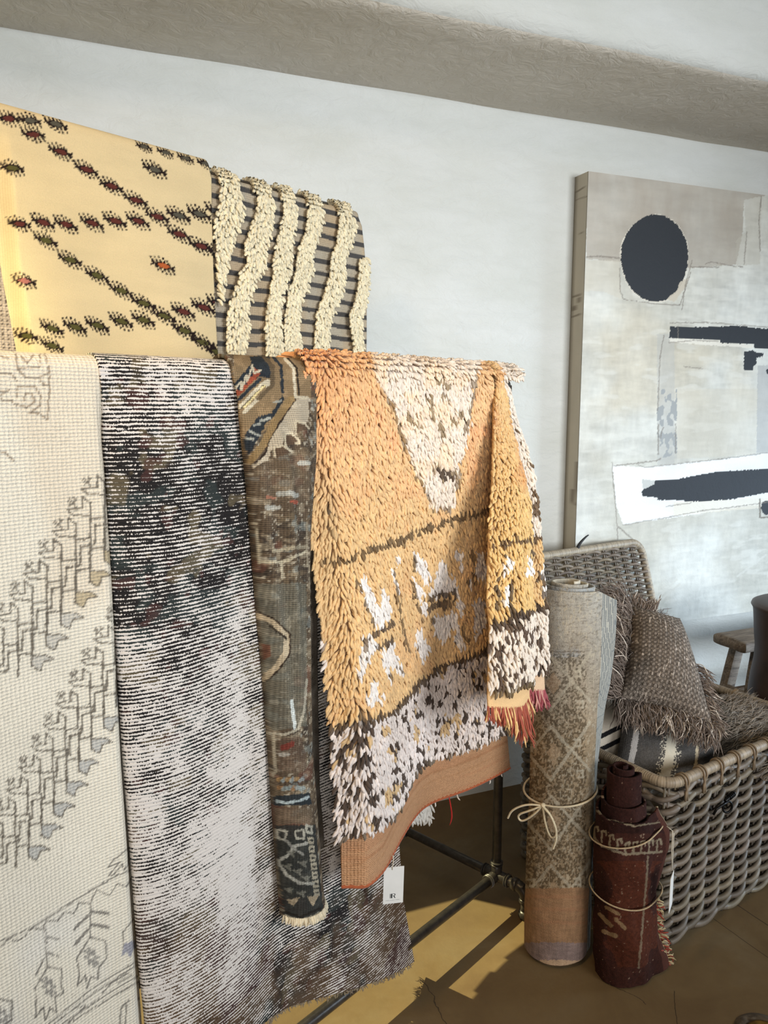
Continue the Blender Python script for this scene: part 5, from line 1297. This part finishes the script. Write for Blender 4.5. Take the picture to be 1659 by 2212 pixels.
# grey long-haired throw at the right
tcn = at_depth(1612, 1572, 2.50)
tw = thing('long_haired_throw', tcn, 'grey-brown long-haired throw lying in the right of the wicker trunk', 'throw')
Mt = cush_frame(tcn - _up * .03, BE1, _up * .95 - BE2 * .2)
cushion('hide', Mt, .17, .17, .045, lambda V, uv, U, W: np.tile(lin((122, 110, 98)), (len(U), 1)), M_cloth, tw)
N = 4200; uu = g.uniform(-1, 1, N); ww = g.uniform(-1, 1, N); hz_ = .05 * np.power(np.clip((1 - np.abs(uu) ** 2.2) * (1 - np.abs(ww) ** 2.2), 0, 1), .55)
B = np.stack([uu * .17, ww * .17, hz_ * .9], -1) @ Mt[:3, :3].T + Mt[:3, 3]
strands('long_hair', B, np.tile(_up * .5 + BE1 * .7 - BE2 * .3, (N, 1)) + g.normal(size=(N, 3)) * .3, np.tile(BE1 * .9 - BE2 * .35 - _up * .05, (N, 1)) + g.normal(size=(N, 3)) * .3, .065 * (1 + .5 * (g.random(N) - .5)), .0012, lin((150, 136, 120)) * (.7 + .5 * g.random((N, 1))), M_yarn, tw, rings=6, sides=3, wav=.10, seed=54, tip=.2)

# striped dark cushion in front
sc_ = at_depth(1440, 1612, 2.32)
sc = thing('dark_striped_cushion', sc_, 'charcoal cushion with cream stripes lying at the front left of the wicker trunk', 'cushion')
Ms = cush_frame(sc_, _r * .95 - _up * .28 - _fh * .10, _up * .62 - _fh * .78)
def strp(V, uv, U, W):
    n = vn(uv[:, 0] / .0016, uv[:, 1] / .0016, 3); n4 = vn(uv[:, 0] / .003, uv[:, 1] / .003, 9)
    c = lin((84, 80, 76)) * (.6 + .75 * n)[:, None]
    for a, b, cc, sp in ((-.80, -.70, (196, 188, 180), .02), (-.16, .02, (206, 196, 176), .13), (.44, .50, (196, 178, 148), .015)):
        d = np.maximum(a - U, U - b); m = (d < 0) | ((d < sp) & (n4 > .42 + d / sp * .4)); c[m] = lin(cc)
    return c
cushion('cover', Ms, .150, .14, .06, strp, M_cloth, sc)

# fringed woven cushion on top
pcn = at_depth(1442, 1430, 2.34)
fp = thing('fringed_cushion', pcn, 'brown-grey basket-woven cushion with long fringed edges, on top in the wicker trunk', 'cushion')
Mp = cush_frame(pcn, _r * .96 - _up * .24 - _fh * .1, -_fh * .72 + _up * .62 + _r * .22)
def wov(V, uv, U, W):
    pz = .0072; i = np.floor(uv[:, 0] / pz); j = np.floor(uv[:, 1] / pz); fx = (uv[:, 0] / pz) % 1 - .5; fy = (uv[:, 1] / pz) % 1 - .5
    k = (i + j) % 2; h = np.where(k > 0, 1 - (2 * fx) ** 2, 1 - (2 * fy) ** 2)
    n = vn(uv[:, 0] / .02, uv[:, 1] / .02, 4)
    c = np.where((k > 0)[:, None], lin((148, 134, 120)), lin((110, 98, 87))) * (.45 + .55 * h)[:, None] * (.8 + .4 * n)[:, None]
    wl_ = (vn(uv[:, 0] / .003, uv[:, 1] / .010, 14) > .86); c[wl_] = lin((196, 180, 164)); return c
HX, HY, HT = .140, .165, .088
TAP, LEA = .22, -.022
twarp = lambda X, Vv: X * (1 - TAP * (Vv + 1)) + LEA * (Vv + 1)
cushion('cover', Mp, HX, HY, HT, wov, woven('basket_weave', .0144, .0144, 1.2, var=.45, dist=.004), fp, n=260, taper=TAP, lean=LEA)
def fringe_edge(pts, out, N, L, seed, down=.8, nm='fringe', light=.12):
    g = np.random.default_rng(seed); t = g.random(N); a = np.array(pts[0]); b = np.array(pts[1])
    loc = a + (b - a) * t[:, None]; mid = 1 - .07 * (1 - np.abs(2 * t - 1) ** 2)
    loc = loc * np.where(np.abs(np.array(out)) > .5, mid[:, None], 1)
    loc[:, 0] = twarp(loc[:, 0], loc[:, 1] / HY)
    B = np.concatenate([loc, g.normal(size=(N, 1)) * .008], 1) @ Mp[:3, :3].T + Mp[:3, 3]
    od = out[0] * Mp[:3, 0] + out[1] * Mp[:3, 1]
    cols = lin((122, 106, 94)) * (.7 + .55 * g.random((N, 1))); lt = g.random(N) < light; cols[lt] = lin((206, 190, 172))
    strands(nm, B, np.tile(od * .8 + Mp[:3, 2] * .6, (N, 1)) + g.normal(size=(N, 3)) * .3, np.tile(od * .8 - _up * down, (N, 1)) + g.normal(size=(N, 3)) * .3, L * (1 + .5 * (g.random(N) - .5)), .0014, cols, M_yarn, fp, rings=8, sides=4, wav=.11, seed=seed + 1, tip=.2)
fringe_edge(((-HX, -HY), (HX, -HY)), (0, -1), 620, .085, 61, .45); fringe_edge(((-HX, -HY), (-HX, HY)), (-1, 0), 620, .125, 63, -.15)
fringe_edge(((HX, -HY), (HX, HY * .1)), (1, -.3), 160, .06, 65, .5); fringe_edge(((-HX, HY), (0, HY)), (0, 1), 120, .045, 67, -.1)

# ================================================================== PAINTING
CX0, CX1, CZ0, CZ1, CY = 1.749, 3.25, .615, 2.319, 2.390
art = thing('abstract_canvas', (CX0, CY, CZ0), 'large grey-beige abstract canvas with a black oval and bars on the white wall', 'painting')
nx = int((CX1 - CX0) / .0034); nz = int((CZ1 - CZ0) / .0034)
X, Zg = np.meshgrid(np.linspace(CX0, CX1, nx), np.linspace(CZ0, CZ1, nz), indexing='ij')
P = np.stack([X, np.full_like(X, CY), Zg], -1).reshape(-1, 3)
x, z = X.ravel(), Zg.ravel()
n1 = fbm(x * 3, z * 3.5, 3, 5); n2 = fbm(x * 14, z * 5, 9, 4); n3 = fbm(x * 5, z * 22, 13, 4)
t = sstep(.35, .68, n1)[:, None]
c = lin((184, 181, 169)) * (1 - t) + lin((206, 206, 198)) * t
t = (sstep(.55, .75, fbm(x * 2.5 + 4, z * 2.5, 23)) * .6)[:, None]; c = c * (1 - t) + lin((190, 180, 158)) * t
n5 = fbm(x * 70, z * 26, 41, 3); n6 = fbm(x * 22, z * 90, 43, 3)
c = c * (1 + .26 * (n2 - .5) + .26 * (n3 - .5) + .16 * (n5 - .5) + .20 * (n6 - .5))[:, None]
hl = (sstep(.62, .72, fbm(x * 9 + 3, z * 34, 47, 3)) * .35)[:, None]; c = c * (1 - hl) + lin((214, 212, 202)) * hl
pt = Paint(P, c, knot=2.2); xs, ys = pt.x, pt.y
zc_ = Z(1180, 340, 3.463); zd = Z(1240, 840, 3.959)
m = pt.inside(zc_([(300, 80), (1660, 280), (1480, 320), (1470, 560), (1420, 800), (1090, 830), (300, 760)])); k = (.75 + .5 * (n2[m] - .5))[:, None].clip(0, 1)
pt.c[m] = pt.c[m] * (1 - k) + lin((156, 146, 132)) * k * (1 + .25 * (n3[m] - .5))[:, None]
pt.poly(zc_([(1420, 620), (1490, 560), (1480, 320), (1610, 290), (1600, 800), (1420, 810)]), (176, 170, 156), .5)
pt.poly(zc_([(290, 770), (550, 770), (560, 1060), (420, 1000), (290, 1000)]), (196, 188, 170), .45)
pt.poly(zc_([(830, 1320), (960, 1320), (960, 2600), (830, 2600)]), (168, 168, 164), .45)
m = pt.inside(zd([(700, 0), (880, 0), (880, 560), (720, 600)])) & (fbm(x * 60, z * 40, 31, 2) > .52); pt.c[m] = lin((152, 154, 152))
pt.poly(zd([(1570, -200), (1700, -200), (1700, 550), (1560, 550)]), (162, 162, 160), .6); pt.poly(zd([(880, 0), (1570, 0), (1560, 560), (880, 600)]), (196, 188, 170), .4)
m = pt.inside(zd([(330, 650), (560, 670), (800, 650), (1200, 610), (1660, 540), (2600, 500), (2600, 1000), (1500, 1000), (850, 1100), (420, 1165), (360, 1000)])); k = (.85 + .4 * (n3[m] - .5))[:, None].clip(0, 1); pt.c[m] = pt.c[m] * (1 - k) + lin((228, 228, 224)) * k
pt.poly(zd([(850, 970), (1700, 930), (1700, 1010), (1000, 1070), (850, 1090)]), (214, 206, 188), .7)
BK = (40, 43, 47)
pt.ell(1180 + 812 / 3.463, 340 + 756 / 3.463, 74, 95.5, (214, 206, 190), .7, .02); pt.ell(1180 + 812 / 3.463, 340 + 752 / 3.463, 72.5, 94, BK, 1, .012)
pt.poly(zc_([(1060, 900), (1000, 930), (980, 990), (900, 1060), (960, 1080), (1050, 960)]), (188, 178, 160), .9)
pt.poly(zc_([(925, 1265), (1100, 1270), (1450, 1262), (1560, 1275), (2600, 1340), (2600, 1460), (1560, 1430), (1550, 1395), (1300, 1390), (1300, 1365), (920, 1350)]), BK)
pt.poly(zc_([(920, 1355), (1300, 1368), (1300, 1390), (1550, 1400), (1550, 1430), (1400, 1415), (930, 1385)]), (220, 214, 200), .8)
pt.poly(zc_([(1480, 1450), (1550, 1445), (1570, 1462), (1600, 1458), (1625, 1465), (1615, 1490), (1570, 1500), (1578, 1545), (1550, 1560), (1550, 1595), (1475, 1590)]), BK)
pt.ell(1180 + 1665 / 3.463, 340 + 1598 / 3.463, 6, 7, BK)
pt.poly(zd([(580, 880), (600, 855), (680, 820), (690, 780), (860, 775), (1050, 740), (1200, 712), (1500, 690), (2600, 640), (2600, 850), (1640, 890), (1380, 940), (1150, 960), (950, 965), (940, 952), (710, 950), (715, 930), (590, 918)]), BK)
pt.poly(zd([(580, 770), (690, 785), (680, 820), (590, 860)]), (176, 176, 170), .8)
pt.ell(1240 + 1645 / 3.959, 840 + 1015 / 3.959, 11, 15, BK); pt.line(zd([(1590, 940), (1590, 1100), (1700, 1095)]), 3, (120, 112, 100))
PL = (120, 112, 102)
for q, w in (([(300, 745), (400, 738), (550, 755)], 3), ([(1085, 820), (1290, 822)], 2.5), ([(1090, 770), (1040, 960), (1015, 1140)], 2), ([(1080, 860), (1000, 1105), (800, 1095), (580, 1060), (552, 1000), (550, 830)], 2), ([(930, 1238), (1200, 1235), (1660, 1270)], 2), ([(1610, 290), (1590, 470), (1600, 700)], 2), ([(1190, 800), (1230, 780), (1380, 810), (1470, 820)], 2), ([(1480, 800), (1500, 560)], 2), ([(920, 1385), (1100, 1370), (1290, 1375)], 2), ([(1030, 1565), (1170, 1580)], 2), ([(985, 1260), (985, 1350)], 1.5), ([(835, 1900), (850, 1500), (880, 1330)], 2)): pt.line(zc_(q), w, PL, .7)
for q, w in (([(325, 630), (335, 780), (360, 1050), (375, 1290)], 2), ([(340, 658), (550, 635), (700, 615), (740, 600)], 3), ([(550, 650), (600, 672), (900, 640), (1300, 595), (1660, 545)], 2), ([(420, 1165), (850, 1090), (1100, 1040), (1300, 1020), (1660, 970)], 2), ([(720, 300), (722, 560)], 3), ([(870, 300), (868, 550)], 2), ([(790, 1005), (1000, 975)], 2), ([(380, 1180), (500, 1285)], 3), ([(740, 420), (745, 380), (765, 330)], 2)): pt.line(zd(q), w, PL, .7)
for q in ([(720, 1780), (880, 1630)], [(760, 1790), (900, 1670)], [(1400, 1600), (1640, 1420)]): pt.line(zd(q), 4, (196, 194, 184), .7)
m, nt, b = newmat('painted_canvas'); at = nd(nt, 'ShaderNodeAttribute'); at.attribute_name = 'Col'; nt.links.new(at.outputs['Color'], b.inputs['Base Color']); b.inputs['Roughness'].default_value = .7; b.inputs['Specular IOR Level'].default_value = .3
tc = nt.nodes.new('ShaderNodeTexCoord'); n_1 = nd(nt, 'ShaderNodeTexNoise', Scale=18.0, Detail=7.0, Roughness=.7, Distortion=1.5); nt.links.new(tc.outputs['Object'], n_1.inputs[0]); n_2 = nd(nt, 'ShaderNodeTexNoise', Scale=420.0, Detail=1.0); nt.links.new(tc.outputs['Object'], n_2.inputs[0])
bp = nd(nt, 'ShaderNodeBump', Strength=.30, Distance=.006); nt.links.new(math_n(nt, 'ADD', n_1.outputs[0], math_n(nt, 'MULTIPLY', n_2.outputs[0], .12)), bp.inputs['Height']); nt.links.new(bp.outputs[0], b.inputs['Normal'])
M_art = m
place('painted_face', mesh_np('painted_face', P, grid_faces(nx, nz), pt.c), m, art)
# canvas turned over its sides, with paint drips
zz = np.linspace(CZ0, CZ1, 500); dd_ = np.array([0, .0006, .006, .03, .055, .0790]); Zg2, D2_ = np.meshgrid(zz, dd_, indexing='ij')
P = np.stack([np.where(D2_ < .0003, CX0 + .001, CX0), CY + D2_, Zg2], -1).reshape(-1, 3)
zz2 = P[:, 2]; c = lin((182, 174, 158)) * (.86 + .28 * fbm(zz2 * 6, P[:, 1] * 60, 5))[:, None]
pt = Paint(P, c)
for q, w in (([(1242, 665), (1252, 645)], 5), ([(1240, 668), (1246, 667)], 5), ([(1240, 640), (1256, 636)], 4), ([(1241, 683), (1256, 678)], 4), ([(1250, 412), (1266, 402)], 3), ([(1250, 430), (1268, 424)], 2), ([(1238, 1060), (1240, 1090)], 8), ([(1246, 1000), (1238, 1120)], 6), ([(1252, 505), (1262, 500)], 3)): pt.line(q, w, (120, 110, 96), .8)
for dy in (.002, .077):
    m_ = np.abs(P[:, 1] - CY - dy) < .0025; pt.c[m_] = pt.c[m_] * .45
Vx = [P]; G = Geo(); G.add(P, grid_faces(500, len(dd_))[:, ::-1], pt.c)
for (y0, z0, z1) in ((CY + .0004, CZ1, CZ1), (CY + .0004, CZ0, CZ0)):
    V = np.array([(CX0, y0, z0), (CX1, y0, z0), (CX1, CY + .0790, z0), (CX0, CY + .0790, z0)]); G.add(V, [[0, 1, 2, 3]], lin((170, 162, 146)))
G.add(np.array([(CX1, CY, CZ0), (CX1, CY + .0790, CZ0), (CX1, CY + .0790, CZ1), (CX1, CY, CZ1)]), [[0, 1, 2, 3]], lin((176, 168, 152)))
G.add(np.array([(CX0, CY + .0790, CZ0), (CX1, CY + .0790, CZ0), (CX1, CY + .0790, CZ1), (CX0, CY + .0790, CZ1)]), [[0, 1, 2, 3]], lin((150, 130, 100)))
G.obj('canvas_sides', M_art, art, smooth=False)

# ================================================================== BENCH, PEDESTAL, FLOOR CAP
SY0, SY1 = 2.10, 2.30
fl_ = on_plane(1612, 1391, (0, SY0, 0), np.array([0, 1.0, 0])); SZt = fl_[2]
bl_ = on_floor(1541, 1366, SZt); SY1 = bl_[1]
ben = thing('wooden_bench', (fl_[0] + .4, (SY0 + SY1) / 2, 0), 'weathered rough wooden bench against the wall behind the wicker trunk', 'bench')
m, nt, b = newmat('weathered_wood'); tc = nt.nodes.new('ShaderNodeTexCoord'); mp = nd(nt, 'ShaderNodeMapping'); mp.inputs['Scale'].default_value = (3, 26, 26); nt.links.new(tc.outputs['Object'], mp.inputs[0])
n = nd(nt, 'ShaderNodeTexNoise', Scale=2.2, Detail=8.0, Roughness=.65, Distortion=1.2); nt.links.new(mp.outputs[0], n.inputs[0])
nt.links.new(ramp(nt, n.outputs[0], [(.3, (84, 72, 62)), (.5, (130, 114, 98)), (.72, (164, 148, 130))]), b.inputs['Base Color']); b.inputs['Roughness'].default_value = .8
bp = nd(nt, 'ShaderNodeBump', Strength=.6, Distance=.006); nt.links.new(n.outputs[0], bp.inputs['Height']); nt.links.new(bp.outputs[0], b.inputs['Normal']); M_wood = m
# seat: a slab with a rounded, worn outline
sh = .045; n1_, n2_ = 60, 26
xs_ = np.concatenate([np.linspace(0, .10, 30), np.linspace(.11, .95, 30)])
th = np.linspace(0, 2 * math.pi, n2_ * 2, endpoint=False)
ex = .26
secy = np.sign(np.cos(th)) * np.abs(np.cos(th)) ** ex; secz = np.sign(np.sin(th)) * np.abs(np.sin(th)) ** .45
V = []
for xk in xs_:
    lx = np.interp(secy, [-1, 1], [fl_[0], bl_[0]])            # the sawn end is a little oblique
    rd_ = math.sqrt(max(0.0, 1 - (1 - min(1, (xk + .004) / .02)) ** 2)) if xk < .02 else 1
    y_ = (SY0 + SY1) / 2 + (SY1 - SY0) / 2 * secy * (.97 + .03 * rd_) + .004 * math.sin(xk * 30) * (secy < 0)
    z_ = SZt - sh / 2 + sh / 2 * secz * (.6 + .4 * rd_) + .003 * fbm(np.full(len(th), xk * 16), secy * 3, 4)
    V.append(np.stack([lx * max(0, 1 - xk) + (fl_[0]) * min(1, xk) + xk, y_, z_], -1))
V = np.array(V); nA, nB2 = V.shape[:2]
I = np.arange(nA - 1); J = np.arange(nB2); II, JJ = np.meshgrid(I, J, indexing='ij'); J2 = (JJ + 1) % nB2
Q = np.stack([II * nB2 + JJ, II * nB2 + J2, (II + 1) * nB2 + J2, (II + 1) * nB2 + JJ], -1).reshape(-1, 4)
me = bpy.data.meshes.new('seat'); me.from_pydata(V.reshape(-1, 3).tolist(), [], Q.tolist() + [list(range(nB2))[::-1], list(range((nA - 1) * nB2, nA * nB2))]); me.update(); me.polygons.foreach_set('use_smooth', np.ones(len(me.polygons), bool))
place('seat', me, M_wood, ben)
for (lx, ly, sx_, sy_) in ((.10, .05, -.10, -.06), (.10, -.05, -.10, .06), (.80, .05, .10, -.06), (.80, -.05, .10, .06)):
    top = np.array([fl_[0] + lx, (SY0 + SY1) / 2 - ly, SZt - sh]); bot = np.array([fl_[0] + lx + sx_, (SY0 + SY1) / 2 - ly - sy_ * .0 - ly * .6, 0])
    G = Geo(); G.box(frame((top + bot) / 2, (top - bot), z=(0, -1, 0)), np.linalg.norm(top - bot) + .015, .048, .04, .008); G.obj('leg', M_wood, ben)
for dx in (.055, .845):
    G = Geo(); zc2 = SZt * .62; G.cyl((fl_[0] + dx, (SY0 + SY1) / 2 - .07, zc2), (fl_[0] + dx, (SY0 + SY1) / 2 + .07, zc2), .017, 16); G.obj('rung', M_wood, ben)
G = Geo(); G.cyl((fl_[0] + .055, (SY0 + SY1) / 2, SZt * .62), (fl_[0] + .845, (SY0 + SY1) / 2, SZt * .62), .02, 18); G.obj('stretcher', M_wood, ben)

ped = np.array([2.335, 1.862, 0.0])
pd = thing('dark_turned_pedestal', ped, 'dark brown turned wooden pedestal with a flared top, at the right edge of the photo', 'pedestal')
G = Geo(); G.lathe([(.001, .812), (.12, .813), (.158, .812), (.170, .806), (.173, .798), (.166, .786), (.163, .76), (.157, .69), (.151, .645), (.153, .60), (.161, .54), (.165, .48), (.163, .42), (.160, .34), (.150, .26), (.152, .18), (.168, .10), (.182, .04), (.182, .0), (.001, .0)], frame(ped, (1, 0, 0), z=_up), 72)
tag_o = G.obj('turned_body', simple('dark_oiled_wood', (52, 38, 34), .45, 0, (70, 52, 46), 14, .3), pd)

fb = on_floor(1655, 2238)
br = thing('brass_floor_cap', fb, 'round brass cap set in chipped concrete floor at the bottom right corner', 'floor cap')
M_brass = simple('worn_brass', (168, 128, 62), .35, .9, (120, 90, 44), 40, .15)
G = Geo(); G.lathe([(.001, .004), (.026, .004), (.030, .003), (.034, .007), (.041, .007), (.044, .003), (.044, .0)], frame(fb, (1, 0, 0), z=_up), 48); G.obj('brass_ring', M_brass, br)
g = np.random.default_rng(77); G = Geo(); th = np.linspace(0, 2 * math.pi, 90, endpoint=False)
V = []; rr = [.043, .048, .055, .062, .070]; zz_ = [.002, .006, .005, .004, .0002]
for k, (r_, z_) in enumerate(zip(rr, zz_)):
    jj = vn(th * 3.2, th * 0 + k * 2.1, 3); R2 = r_ * (1 + .10 * (jj - .5) * (k > 0)); V.append(np.stack([fb[0] + R2 * np.cos(th), fb[1] + R2 * np.sin(th), z_ * (.4 + 1.1 * vn(th * 5, th * 0 + k, 8))], -1))
V = np.array(V).transpose(1, 0, 2).reshape(-1, 3); G.add(V, grid_faces(90, 5, True)); G.obj('chipped_surround', simple('chipped_concrete', (92, 78, 60), .9, 0, (62, 50, 36), 60, .6), br)
